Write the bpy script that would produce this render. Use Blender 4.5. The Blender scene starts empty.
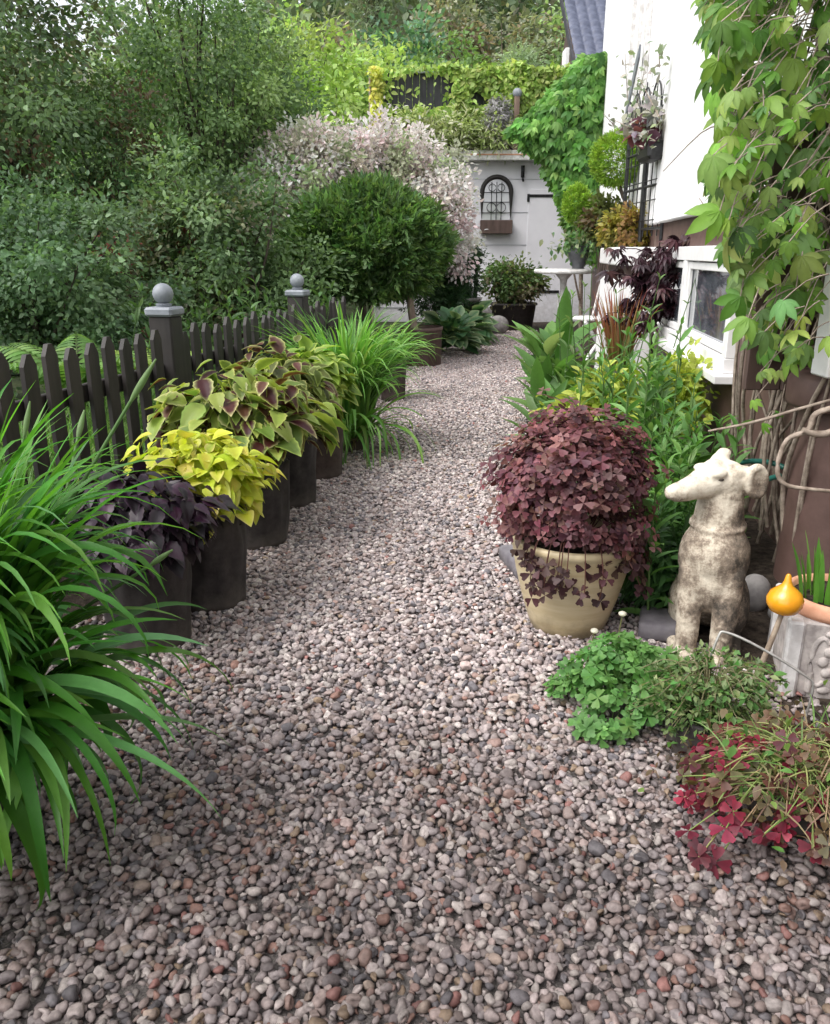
import bpy, bmesh, math
import numpy as np
from mathutils import Vector, Matrix
rng = np.random.default_rng(11)
sc = bpy.context.scene
COL = sc.collection
R = math.radians
PI = math.pi
U = rng.uniform

# ------------------------------------------------------------------ materials
def nmat(name):
    m = bpy.data.materials.new(name); m.use_nodes = True
    nt = m.node_tree
    b = nt.nodes['Principled BSDF']
    return m, nt, b
def N(nt, t, **kw):
    n = nt.nodes.new(t)
    for k, v in kw.items(): setattr(n, k, v)
    return n
def noise(nt, scale, detail=4, rough=.6, coord='Object', vec=None):
    n = N(nt, 'ShaderNodeTexNoise'); n.inputs['Scale'].default_value = scale
    n.inputs['Detail'].default_value = detail; n.inputs['Roughness'].default_value = rough
    if vec is None:
        tc = N(nt, 'ShaderNodeTexCoord'); vec = tc.outputs[coord]
    nt.links.new(vec, n.inputs['Vector'])
    return n
def ramp(nt, fac, stops):
    r = N(nt, 'ShaderNodeValToRGB')
    e = r.color_ramp.elements
    while len(e) < len(stops): e.new(.5)
    for i, (p, c) in enumerate(stops):
        e[i].position = p; e[i].color = (*c, 1) if len(c) == 3 else c
    nt.links.new(fac, r.inputs['Fac'])
    return r
def mixc(nt, fac, a, b, mode='MIX'):
    m = N(nt, 'ShaderNodeMix', data_type='RGBA', blend_type=mode)
    for s, v in ((m.inputs[0], fac), (m.inputs[6], a), (m.inputs[7], b)):
        if hasattr(v, 'links') or hasattr(v, 'is_linked'): nt.links.new(v, s)
        elif isinstance(v, (int, float)): s.default_value = v
        else: s.default_value = (*v, 1)
    return m.outputs[2]
def bump(nt, b, height, strength=.3, dist=.01):
    n = N(nt, 'ShaderNodeBump'); n.inputs['Strength'].default_value = strength; n.inputs['Distance'].default_value = dist
    nt.links.new(height, n.inputs['Height']); nt.links.new(n.outputs[0], b.inputs['Normal'])

def simple(name, c1, c2, scale=8, rough=.7, bs=.3, bd=.005, metallic=0, spec=.5, detail=5, stretch=None, lo=.35, hi=.68):
    m, nt, b = nmat(name)
    vec = None
    if stretch:
        tc = N(nt, 'ShaderNodeTexCoord'); mp = N(nt, 'ShaderNodeMapping'); mp.inputs['Scale'].default_value = stretch
        nt.links.new(tc.outputs['Object'], mp.inputs[0]); vec = mp.outputs[0]
    n = noise(nt, scale, detail, vec=vec)
    r = ramp(nt, n.outputs['Fac'], [(lo, c1), (hi, c2)])
    nt.links.new(r.outputs[0], b.inputs['Base Color'])
    b.inputs['Roughness'].default_value = rough; b.inputs['Metallic'].default_value = metallic
    b.inputs['Specular IOR Level'].default_value = spec
    if bs: bump(nt, b, n.outputs['Fac'], bs, bd)
    return m

def leafmat(name, rough=.5, trans=.35, gain=1.35, spec=.35):
    m, nt, b = nmat(name)
    a = N(nt, 'ShaderNodeAttribute', attribute_name='Col')
    n = noise(nt, 40, 3)
    v = N(nt, 'ShaderNodeMapRange'); v.inputs[3].default_value = .82; v.inputs[4].default_value = 1.18
    nt.links.new(n.outputs['Fac'], v.inputs[0])
    sc_ = N(nt, 'ShaderNodeVectorMath', operation='SCALE')
    nt.links.new(a.outputs['Color'], sc_.inputs[0]); nt.links.new(v.outputs[0], sc_.inputs['Scale'])
    nt.links.new(sc_.outputs[0], b.inputs['Base Color'])
    b.inputs['Roughness'].default_value = rough; b.inputs['Specular IOR Level'].default_value = spec
    t = N(nt, 'ShaderNodeBsdfTranslucent')
    g = N(nt, 'ShaderNodeVectorMath', operation='MULTIPLY'); g.inputs[1].default_value = (gain*1.1, gain*1.15, gain*(.6 if gain > 1 else 1.05))
    nt.links.new(sc_.outputs[0], g.inputs[0]); nt.links.new(g.outputs[0], t.inputs['Color'])
    mx = N(nt, 'ShaderNodeMixShader'); mx.inputs[0].default_value = trans
    nt.links.new(b.outputs[0], mx.inputs[1]); nt.links.new(t.outputs[0], mx.inputs[2])
    nt.links.new(mx.outputs[0], nt.nodes['Material Output'].inputs['Surface'])
    return m

M = {}
M['leaf'] = leafmat('leaf')
M['gloss_leaf'] = leafmat('glossy_leaf', .42, .36, spec=.3)
M['petal'] = leafmat('pale_leaf', .6, .45, .95)
M['dark_leaf'] = leafmat('dark_leaf', .42, .12, 1.2)

def pebble_mat():
    m, nt, b = nmat('pebble')
    a = N(nt, 'ShaderNodeAttribute', attribute_name='Col')
    n = noise(nt, 90, 5)
    r = ramp(nt, n.outputs['Fac'], [(.3, (.62, .62, .62)), (.7, (1.2, 1.2, 1.2))])
    c = mixc(nt, 1.0, a.outputs['Color'], r.outputs[0], 'MULTIPLY')
    nt.links.new(c, b.inputs['Base Color'])
    n2 = noise(nt, 1.1, 3)
    r2 = ramp(nt, n2.outputs['Fac'], [(.4, (.55,)*3), (.65, (.82,)*3)])
    nt.links.new(r2.outputs[0], b.inputs['Roughness'])
    b.inputs['Specular IOR Level'].default_value = .3
    bump(nt, b, n.outputs['Fac'], .25, .003)
    return m
M['pebble'] = pebble_mat()

def dog_mat():
    m, nt, b = nmat('weathered_limestone')
    tc = N(nt, 'ShaderNodeTexCoord')
    n1 = noise(nt, 9, 8, .7, vec=tc.outputs['Object']); n2 = noise(nt, 70, 8, .8, vec=tc.outputs['Object'])
    sep = N(nt, 'ShaderNodeSeparateXYZ'); nt.links.new(tc.outputs['Object'], sep.inputs[0])
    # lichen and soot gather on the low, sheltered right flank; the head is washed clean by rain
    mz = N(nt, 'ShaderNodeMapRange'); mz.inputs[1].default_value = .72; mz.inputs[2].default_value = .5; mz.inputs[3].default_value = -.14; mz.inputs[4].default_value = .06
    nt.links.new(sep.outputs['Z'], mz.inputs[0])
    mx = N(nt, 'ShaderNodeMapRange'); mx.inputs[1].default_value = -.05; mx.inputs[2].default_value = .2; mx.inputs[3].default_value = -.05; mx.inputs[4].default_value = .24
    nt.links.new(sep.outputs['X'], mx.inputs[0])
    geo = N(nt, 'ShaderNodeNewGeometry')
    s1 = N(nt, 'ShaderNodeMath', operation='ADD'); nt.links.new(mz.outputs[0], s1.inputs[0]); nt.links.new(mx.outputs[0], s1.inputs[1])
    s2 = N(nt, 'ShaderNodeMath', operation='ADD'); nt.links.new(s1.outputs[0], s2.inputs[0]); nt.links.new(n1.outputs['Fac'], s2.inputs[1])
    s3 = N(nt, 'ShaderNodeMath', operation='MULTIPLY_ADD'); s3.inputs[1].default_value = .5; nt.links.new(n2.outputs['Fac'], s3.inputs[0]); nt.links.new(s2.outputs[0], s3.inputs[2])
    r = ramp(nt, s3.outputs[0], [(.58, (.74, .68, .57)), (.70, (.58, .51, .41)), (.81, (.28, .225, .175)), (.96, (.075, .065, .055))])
    nt.links.new(r.outputs[0], b.inputs['Base Color'])
    b.inputs['Roughness'].default_value = .92; b.inputs['Specular IOR Level'].default_value = .2
    bump(nt, b, s3.outputs[0], .7, .012)
    return m
M['dog'] = dog_mat()
M['soil'] = simple('soil', (.018, .013, .010), (.075, .058, .045), 30, .95, 1, .03, spec=.2)
M['ground'] = simple('ground_earth', (.02, .03, .012), (.06, .075, .03), 3, .95, .8, .05, spec=.2)
M['gravel_bed'] = simple('gravel_bed', (.025, .021, .02), (.11, .095, .09), 60, .9, .8, .02)
M['fence'] = simple('dark_stained_wood', (.009, .007, .0065), (.030, .024, .022), 14, .62, .35, .004, stretch=(1, 1, .12))
M['grey_metal'] = simple('grey_painted_metal', (.15, .165, .19), (.26, .28, .31), 9, .55, .1, .002)
M['bag'] = simple('grow_bag_fabric', (.017, .014, .014), (.042, .035, .034), 22, .72, .5, .006)
M['bag_brown'] = simple('brown_grow_bag_fabric', (.030, .019, .016), (.070, .046, .038), 22, .72, .5, .006)
M['cream'] = simple('cream_glaze', (.50, .40, .235), (.64, .55, .37), 5, .42, .06, .002, stretch=(.6, .6, 5), spec=.4, detail=6)
def soiled(m, dirt, z0, z1, amt=.7):
    nt = m.node_tree; b = nt.nodes['Principled BSDF']; src = b.inputs['Base Color'].links[0].from_socket
    tc = N(nt, 'ShaderNodeTexCoord'); sp = N(nt, 'ShaderNodeSeparateXYZ'); nt.links.new(tc.outputs['Object'], sp.inputs[0])
    mr = N(nt, 'ShaderNodeMapRange'); mr.inputs[1].default_value = z0; mr.inputs[2].default_value = z1; mr.inputs[3].default_value = .35; mr.inputs[4].default_value = -.35
    nt.links.new(sp.outputs['Z'], mr.inputs[0])
    n = noise(nt, 13, 7, .7, vec=tc.outputs['Object']); ad = N(nt, 'ShaderNodeMath', operation='ADD'); nt.links.new(mr.outputs[0], ad.inputs[0]); nt.links.new(n.outputs['Fac'], ad.inputs[1])
    r = ramp(nt, ad.outputs[0], [(.45, (0, 0, 0)), (.85, (amt, amt, amt))])
    nt.links.new(mixc(nt, r.outputs[0], src, dirt), b.inputs['Base Color'])
soiled(M['cream'], (.20, .15, .09), 0, .16)
soiled(M['bag'], (.10, .085, .075), 0, .2, .8)
soiled(M['bag_brown'], (.11, .085, .075), 0, .2, .8)
M['terracotta'] = simple('terracotta', (.52, .25, .15), (.66, .36, .24), 18, .8, .2, .002)
M['relief'] = simple('weathered_stoneware', (.28, .25, .24), (.58, .53, .5), 25, .85, .5, .004)
M['glaze'] = simple('amber_glaze', (.58, .20, .008), (.76, .36, .02), 6, .16, .0, spec=.6)
M['bark'] = simple('bark', (.035, .026, .02), (.12, .095, .075), 14, .9, .8, .02, stretch=(1, 1, .2))
M['pale_bark'] = simple('pale_bark', (.16, .115, .09), (.36, .28, .23), 16, .85, .6, .012, stretch=(1, 1, .25))
M['twig'] = simple('vine_twig', (.17, .13, .10), (.40, .33, .27), 28, .8, .4, .004)
M['plaster'] = simple('white_plaster', (.80, .79, .80), (.86, .855, .86), 6, .8, .12, .004)
M['lilac_plaster'] = simple('pale_lilac_paint', (.72, .705, .75), (.79, .775, .815), 2.2, .75, .1, .003)
soiled(M['lilac_plaster'], (.38, .36, .36), -.3, 1.4, .6)
M['white_paint'] = simple('white_paint', (.74, .73, .73), (.83, .82, .82), 8, .5, .1, .002)
M['worn_white'] = simple('worn_white_paint', (.50, .48, .47), (.80, .79, .78), 18, .6, .25, .003)
M['brown_paint'] = simple('brown_paint', (.085, .048, .040), (.135, .080, .068), 7, .6, .2, .003)
M['brown_boards'] = simple('brown_boards', (.055, .032, .026), (.11, .07, .058), 9, .65, .3, .003, stretch=(1, 1, .15))
M['black_metal'] = simple('black_metal', (.010, .010, .011), (.03, .03, .032), 20, .45, .1, .001, metallic=.3)
M['black_boards'] = simple('black_boards', (.014, .014, .018), (.045, .043, .055), 9, .6, .3, .003, stretch=(1, 1, .15))
M['brown_wood'] = simple('weathered_brown_wood', (.15, .10, .075), (.29, .21, .165), 12, .8, .3, .003, stretch=(1, 1, .15))
M['stick'] = simple('cut_stick', (.22, .165, .12), (.42, .34, .26), 20, .8, .2, .002)
M['wire'] = simple('galvanised_wire', (.34, .33, .31), (.5, .49, .47), 30, .45, 0, metallic=.5)
M['tile'] = simple('blue_grey_glazed_tile', (.05, .058, .095), (.10, .112, .165), 5, .32, .1, .003, spec=.6)
M['stone'] = simple('garden_stone', (.16, .15, .15), (.34, .32, .31), 11, .9, .5, .01)
M['slab'] = simple('slate_slab', (.11, .10, .115), (.22, .205, .22), 9, .8, .4, .006)
M['hose'] = simple('green_hose', (.01, .09, .07), (.02, .14, .11), 10, .4, 0)
M['grey_pot'] = simple('grey_ceramic', (.05, .052, .06), (.11, .112, .125), 9, .4, .1, .002)
M['mirror'] = simple('leaded_mirror', (.55, .56, .6), (.72, .72, .76), 2, .12, 0, metallic=.35)
def glass_mat():
    m, nt, b = nmat('window_pane')
    n = noise(nt, 2.2, 3)
    r = ramp(nt, n.outputs['Fac'], [(.35, (.06, .07, .085)), (.7, (.30, .32, .36))])
    nt.links.new(r.outputs[0], b.inputs['Base Color']); b.inputs['Roughness'].default_value = .06
    b.inputs['Specular IOR Level'].default_value = .9; b.inputs['Coat Weight'].default_value = .6; b.inputs['Coat Roughness'].default_value = .03
    return m
M['glass'] = glass_mat()

# ------------------------------------------------------------------ objects
WL = {}
def tag(o, label=None, cat=None, group=None, kind=None):
    if label: o['label'] = label
    if cat: o['category'] = cat
    if group: o['group'] = group
    if kind: o['kind'] = kind
    return o
def thing(name, loc, label, cat, group=None):
    o = bpy.data.objects.new(name, None); COL.objects.link(o); o.location = loc; o.empty_display_size = .1
    WL[o.name] = np.array(loc, float)
    return tag(o, label, cat, group)
def copy_tree(o, parent=None):
    c = o.copy(); COL.objects.link(c)
    WL[c.name] = WL[o.name].copy()
    if parent is not None: c.parent = parent
    for ch in list(o.children): copy_tree(ch, c)
    return c

class MB:
    def __init__(s): s.V = []; s.F = {}; s.C = []; s.n = 0
    def add(s, v, faces, col=(1, 1, 1)):
        v = np.asarray(v, float).reshape(-1, 3)
        col = np.asarray(col, float)
        if col.ndim == 1: col = np.broadcast_to(col, (len(v), 3))
        s.V.append(v); s.C.append(col)
        if isinstance(faces, np.ndarray): groups = [faces]
        else:
            d = {}
            for f in faces: d.setdefault(len(f), []).append(f)
            groups = [np.array(x) for x in d.values()]
        for g in groups: s.F.setdefault(g.shape[1], []).append(g + s.n)
        s.n += len(v)
        return s
    def build(s, name, mat, parent=None, smooth=True, origin=(0, 0, 0)):
        v = np.concatenate(s.V); c = np.concatenate(s.C)
        org = WL[parent.name] if parent is not None else np.array(origin, float)
        v = v - org
        me = bpy.data.meshes.new(name)
        loops = []; tot = []
        for k, gs in s.F.items():
            g = np.concatenate(gs); loops.append(g.ravel()); tot.append(np.full(len(g), k))
        loops = np.concatenate(loops); tot = np.concatenate(tot)
        me.vertices.add(len(v)); me.vertices.foreach_set('co', v.astype(np.float32).ravel())
        me.loops.add(len(loops)); me.loops.foreach_set('vertex_index', loops.astype(np.int32))
        me.polygons.add(len(tot))
        st = np.zeros(len(tot), np.int32); st[1:] = np.cumsum(tot)[:-1]
        me.polygons.foreach_set('loop_start', st); me.polygons.foreach_set('loop_total', tot.astype(np.int32))
        me.polygons.foreach_set('use_smooth', np.full(len(tot), smooth))
        me.update(calc_edges=True); me.validate()
        a = me.color_attributes.new('Col', 'FLOAT_COLOR', 'POINT')
        cc = np.ones((len(v), 4), np.float32); cc[:, :3] = c
        a.data.foreach_set('color', cc.ravel())
        for m in (mat if isinstance(mat, (list, tuple)) else [mat]): me.materials.append(m)
        o = bpy.data.objects.new(name, me); COL.objects.link(o)
        if parent is not None: o.parent = parent; WL[o.name] = org.copy()
        else: o.location = origin; WL[o.name] = org.copy()
        return o

def rotz(v, a, c=(0, 0, 0)):
    v = np.asarray(v, float) - c
    ca, sa = math.cos(a), math.sin(a)
    w = v.copy(); w[:, 0] = v[:, 0]*ca - v[:, 1]*sa; w[:, 1] = v[:, 0]*sa + v[:, 1]*ca
    return w + c
def bm_arrays(bm):
    bm.verts.ensure_lookup_table()
    v = np.array([x.co[:] for x in bm.verts]); f = [[q.index for q in p.verts] for p in bm.faces]
    bm.free(); return v, f
def box(mb, c, size, rz=0, bev=.004, col=(1, 1, 1), tilt=None):
    bm = bmesh.new(); bmesh.ops.create_cube(bm, size=1)
    bmesh.ops.scale(bm, vec=size, verts=bm.verts)
    b = min(bev, min(size)*.3)
    if b > 0: bmesh.ops.bevel(bm, geom=list(bm.edges), offset=b, segments=1, affect='EDGES', profile=.5)
    v, f = bm_arrays(bm)
    if tilt is not None: v = v @ np.array(tilt).T
    mb.add(rotz(v, rz) + np.array(c), f, col); return mb
def prism(mb, pts, depth, frame):
    """pts 2-D outline (u,v) extruded by depth; frame = (origin, udir, vdir, wdir)"""
    o, u, v, w = [np.array(x, float) for x in frame]
    n = len(pts); P2 = np.array(pts, float)
    a = o + P2[:, :1]*u + P2[:, 1:]*v; b = a + w*depth
    f = [list(range(n))[::-1], list(range(n, 2*n))] + [[i, (i+1) % n, n+(i+1) % n, n+i] for i in range(n)]
    mb.add(np.concatenate([a, b]), f); return mb
def tube(mb, pts, rad, segs=7, col=(1, 1, 1), smooth_n=0, cap=True):
    p = np.array(pts, float)
    r = np.full(len(p), rad, float) if np.isscalar(rad) else np.array(rad, float)
    if smooth_n:
        k = len(p); t = np.linspace(0, k-1, (k-1)*smooth_n+1); i = np.clip(t.astype(int), 0, k-2); f = (t-i)[:, None]
        g = lambda j: p[np.clip(j, 0, k-1)]
        p0, p1, p2, p3 = g(i-1), g(i), g(i+1), g(i+2)
        p = .5*(2*p1 + (p2-p0)*f + (2*p0-5*p1+4*p2-p3)*f**2 + (3*p1-p0-3*p2+p3)*f**3)
        r = np.interp(t, np.arange(k), r)
    d = np.gradient(p, axis=0); d /= np.linalg.norm(d, axis=1)[:, None] + 1e-9
    ref = np.array([0, 0, 1.]) if abs(d[:, 2]).mean() < .8 else np.array([1., 0, 0])
    x = np.cross(d, ref); x /= np.linalg.norm(x, axis=1)[:, None] + 1e-9
    y = np.cross(d, x)
    a = np.arange(segs)*2*PI/segs
    ring = p[:, None] + r[:, None, None]*(np.cos(a)[None, :, None]*x[:, None] + np.sin(a)[None, :, None]*y[:, None])
    n = len(p); v = ring.reshape(-1, 3)
    i = np.arange(n-1)[:, None]*segs; j = np.arange(segs)[None]
    q = np.stack([i+j, i+(j+1) % segs, i+segs+(j+1) % segs, i+segs+j], -1).reshape(-1, 4)
    mb.add(v, q, col)
    if cap: mb.add(np.concatenate([ring[0], ring[-1]]), [list(range(segs)), list(range(segs, 2*segs))], col)
    return mb
def lathe(mb, prof, c, segs=32, col=(1, 1, 1), wob=None, capb=True):
    pr = np.array(prof, float); a = np.arange(segs)*2*PI/segs
    rr = pr[:, :1]*np.ones((1, segs))
    if wob is not None: rr = rr + wob(pr[:, 1:2], a[None])
    v = np.stack([rr*np.cos(a), rr*np.sin(a), pr[:, 1:2]*np.ones((1, segs))], -1).reshape(-1, 3) + np.array(c)
    i = np.arange(len(pr)-1)[:, None]*segs; j = np.arange(segs)[None]
    mb.add(v, np.stack([i+j, i+(j+1) % segs, i+segs+(j+1) % segs, i+segs+j], -1).reshape(-1, 4), col)
    return mb
def ico(sub):
    bm = bmesh.new(); bmesh.ops.create_icosphere(bm, subdivisions=sub, radius=1); return bm_arrays(bm)
def ball(mb, c, r, sub=3, col=(1, 1, 1)):
    v, f = ico(sub); mb.add(v*np.array(r) + np.array(c), np.array(f), col); return mb

# ------------------------------------------------------------------ leaves
def unit(v): return v/(np.linalg.norm(v, axis=-1, keepdims=True) + 1e-9)
def T_grid(width, cols, rows, fold=.15, droop=.2, serr=0, shape=(.8, 1.0), edge_t=1.5, wave=0):
    V = []; t = []; s = np.linspace(0, 1, rows+1); cs = np.linspace(-1, 1, cols)
    for k, a in enumerate(s):
        w = .5*width*(math.sin(PI*min(1, a**shape[0]))**shape[1] + (.03 if k in (0, rows) else 0))
        if serr and k % 2 and 0 < k < rows: w *= 1-serr
        for c in cs:
            V.append((w*c, a*(1-.15*droop*a), fold*w*abs(c) - droop*a*a + wave*w*math.sin(9*a+2*c)*abs(c)))
            t.append(max(abs(c)**edge_t, max(0, (a-.8)/.2)**2))
    q = [[k*cols+i, k*cols+i+1, (k+1)*cols+i+1, (k+1)*cols+i] for k in range(rows) for i in range(cols-1)]
    return np.array(V), np.array(q), np.array(t)
def T_join(parts):
    V, F, T, n = [], [], [], 0
    for v, f, t in parts: V.append(v); F.append(f+n); T.append(t); n += len(v)
    return np.concatenate(V), np.concatenate(F), np.concatenate(T)
def T_turn(T, ang, tilt=0, s=1, off=(0, 0, 0)):
    v = T[0]*s; ct, st = math.cos(tilt), math.sin(tilt)
    w = v.copy(); w[:, 1] = v[:, 1]*ct + v[:, 2]*st; w[:, 2] = v[:, 2]*ct - v[:, 1]*st
    return rotz(w, ang) + np.array(off), T[1], T[2]
T_dia = (np.array([(0, 0, 0), (.28, .45, .06), (0, 1, -.14), (-.28, .45, .06)]), np.array([[0, 1, 2], [0, 2, 3]]), np.array([0, .6, 1, .6]))
T_ovate = T_grid(.55, 3, 4, .2, .25)
T_lance = T_grid(.24, 3, 6, .35, .35, shape=(.9, .8))
T_broad = T_grid(.7, 3, 5, .2, .3)
T_coleus = T_grid(.66, 9, 10, .25, .38, serr=.12, shape=(.72, .9), edge_t=2.2, wave=.05)
_c = np.abs(np.tile(np.linspace(-1, 1, 9), 11)); _s = np.repeat(np.linspace(0, 1, 11), 9)
T_coleus = (T_coleus[0], T_coleus[1], np.maximum(np.clip((_c-.70)/.2, 0, 1), np.clip((_s-.86)/.1, 0, 1)))
T_heart = T_grid(.78, 5, 6, .28, .3, shape=(.6, .85), edge_t=2, wave=.05)
_ob = (np.array([(0, 0, 0), (-.30, .5, .08), (-.42, .85, .06), (-.2, 1, .0), (0, .88, -.03), (.2, 1, .0), (.42, .85, .06), (.30, .5, .08), (0, .55, 0)]),
       np.array([[0, 8, 1, 0], [8, 2, 1, 8], [8, 4, 3, 2], [0, 7, 8, 0], [8, 7, 6, 8], [8, 6, 5, 4]]), np.array([0, .7, 1, 1, .5, 1, 1, .7, .1]))
_ob = (_ob[0], np.array([[0, 8, 1], [8, 2, 1], [8, 3, 2], [8, 4, 3], [0, 7, 8], [8, 7, 6], [8, 6, 5], [8, 5, 4]]), _ob[2])
T_tref = T_join([T_turn(_ob, a, .12, .55) for a in (0, 2.1, -2.1)])
T_quad = T_join([T_turn(_ob, a+.3, .1, .52) for a in (0, PI/2, PI, -PI/2)])
_lf = T_grid(.40, 3, 6, .22, .3, serr=.08, shape=(.95, .85))
T_palm = T_join([T_turn(_lf, a, t, s) for a, t, s in ((0, .25, 1), (.75, .3, .88), (-.75, .3, .88), (1.5, .4, .62), (-1.5, .4, .62))])
_n = T_grid(.16, 2, 2, 0, .15)
T_nar = (T_dia[0]*np.array([.62, 1, 1]), T_dia[1], T_dia[2])
T_spray = T_join([T_turn(T_nar, a, .1, s, (0, o, 0)) for a, s, o in ((0, .55, .45), (.75, .42, .1), (-.75, .42, .1), (.65, .36, .38), (-.65, .36, .38))])
T_maple = T_join([T_turn(T_lance, a, .2, s) for a, s in ((0, 1), (.6, .85), (-.6, .85), (1.2, .6), (-1.2, .6))])

def scatter(mb, T, pos, d, n, size, col, col2=None, wid=None):
    v, f, t = T; K = len(pos)
    if K == 0: return mb
    d = unit(d); x = np.cross(d, n); x = unit(x); z = np.cross(x, d)
    size = np.broadcast_to(np.asarray(size, float), (K,)); wid = np.ones(K) if wid is None else wid
    P_ = (v[None, :, :1]*x[:, None]*wid[:, None, None] + v[None, :, 1:2]*d[:, None] + v[None, :, 2:]*z[:, None])*size[:, None, None] + pos[:, None]
    c = np.broadcast_to(col, (K, 3))
    if col2 is None: cc = np.repeat(c[:, None], len(v), 1)*(1 - .12*(1-t)[None, :, None])
    else:
        tt = t[None, :, None]; cc = c[:, None]*(1-tt) + np.broadcast_to(col2, (K, 3))[:, None]*tt
    F = f[None] + (np.arange(K)*len(v))[:, None, None]
    mb.add(P_.reshape(-1, 3), F.reshape(-1, f.shape[1]), cc.reshape(-1, 3)); return mb
def rdir(K): return unit(rng.normal(size=(K, 3)))
def pick(cols, K, jit=.15):
    cols = np.array(cols, float); a = cols[rng.integers(len(cols), size=K)]
    return np.clip(a*(1+rng.normal(size=(K, 1))*jit)*(1+rng.normal(size=(K, 3))*jit*.35), .002, .95)

def blades(mb, base, az, el0, droop, L, w, col, col_tip=None, seg=12, fold=.35, power=1.6, taper=3, curl=0):
    """vectorised arching strap leaves"""
    K = len(base); s = np.linspace(0, 1, seg+1)
    el = el0[:, None] - droop[:, None]*s[None]**power
    a2 = az[:, None] + curl*np.asarray(rng.normal(size=(K, 1)))*s[None]
    dl = L[:, None]/seg
    hx = np.cos(el)*np.cos(a2)*dl; hy = np.cos(el)*np.sin(a2)*dl; hz = np.sin(el)*dl
    P_ = base[:, None] + np.concatenate([np.zeros((K, 1, 3)), np.cumsum(np.stack([hx, hy, hz], -1)[:, :-1], 1)], 1)
    side = np.stack([-np.sin(a2), np.cos(a2), 0*a2], -1)
    nz = np.stack([-np.sin(el)*np.cos(a2), -np.sin(el)*np.sin(a2), np.cos(el)], -1)
    tw = rng.normal(size=(K, 1, 1))*.35*s[None, :, None]
    side2 = side*np.cos(tw) + nz*np.sin(tw)
    ww = w[:, None]*np.minimum(1, .55+s*2.5)[None]*np.maximum(0, 1-s**taper)[None]*.5 + .0004
    l = P_ - side2*ww[..., None]; r = P_ + side2*ww[..., None]; m = P_ - nz*(ww*fold)[..., None]
    V = np.stack([l, m, r], 2).reshape(K, -1, 3)
    q = []
    for k in range(seg):
        for i in range(2): q.append([k*3+i, k*3+i+1, k*3+i+4, k*3+i+3])
    q = np.array(q)
    F = (q[None] + (np.arange(K)*3*(seg+1))[:, None, None]).reshape(-1, 4)
    c = np.broadcast_to(col, (K, 3))[:, None]; ct = c if col_tip is None else np.broadcast_to(col_tip, (K, 3))[:, None]
    ss = np.repeat(s, 3)[None, :, None]
    mb.add(V.reshape(-1, 3), F, (c*(1-ss)+ct*ss).reshape(-1, 3)); return mb

# ------------------------------------------------------------------ setting: ground, path, gravel
LEFT = np.array([(0.2, -1.75), (1, -1.6), (2.5, -1.32), (3.5, -1.08), (5, -.92), (6.5, -.62), (8.5, -.28), (10.2, -.12), (12, .45), (14, .9), (15.3, 1.2)])
RIGHT = np.array([(0.2, 1.7), (1, 1.45), (1.8, 1.30), (2.4, 1.12), (2.8, .86), (3.5, .60), (4.3, .55), (5.5, .72), (7, .98), (9, 1.22), (11, 1.5), (13, 1.85), (15.3, 2.1)])
xl = lambda y: np.interp(y, LEFT[:, 0], LEFT[:, 1]); xr = lambda y: np.interp(y, RIGHT[:, 0], RIGHT[:, 1])

gx = np.concatenate([np.linspace(-400, -40, 7), np.linspace(-30, 30, 41), np.linspace(40, 400, 7)])
gy = np.concatenate([np.linspace(-60, -10, 4), np.linspace(-6, 30, 37), np.linspace(34, 120, 30), np.linspace(150, 600, 8)])
GX, GY = np.meshgrid(gx, gy)
def hill(x, y): return 8.5*np.clip((y-26)/45, 0, 1)**1.3 + 5*np.clip((y-70)/200, 0, 1)
GZ = hill(GX, GY) - .006 - .03*(np.abs(GX-.2) > 2.6)*(GY < 30)
g = MB(); nx = len(gx)
q = np.array([[j*nx+i, j*nx+i+1, (j+1)*nx+i+1, (j+1)*nx+i] for j in range(len(gy)-1) for i in range(nx-1)])
g.add(np.stack([GX, GY, GZ], -1).reshape(-1, 3), q)
tag(g.build('ground', M['ground']), 'dark planted garden earth rising to a wooded slope', 'ground', kind='structure')
p = MB(); ys = np.linspace(.2, 15.3, 60); n = len(ys)
p.add(np.concatenate([np.stack([xl(ys)-.03, ys, 0*ys], 1), np.stack([xr(ys)+.03, ys, 0*ys], 1)]), np.array([[i, n+i, n+i+1, i+1] for i in range(n-1)]))
tag(p.build('path', M['gravel_bed']), 'curving garden path bed under the pebbles', 'path', kind='structure')
p = MB(); ys = np.linspace(.2, 17.1, 40); n = len(ys)
wallx = lambda y: 1.3 + .13*y
p.add(np.concatenate([np.stack([xr(ys)+.02, ys, 0*ys+.001], 1), np.stack([wallx(ys), ys, 0*ys+.03], 1)]), np.array([[i, n+i, n+i+1, i+1] for i in range(n-1)]))
p.add(np.concatenate([np.stack([xl(ys)-1.1, ys, 0*ys+.002], 1), np.stack([xl(ys)-.01, ys, 0*ys+.001], 1)]), np.array([[i, n+i, n+i+1, i+1] for i in range(n-1)]))
tag(p.build('flower_bed', M['soil']), 'dark soil of the flower beds along both sides of the path', 'soil', kind='structure')

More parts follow.
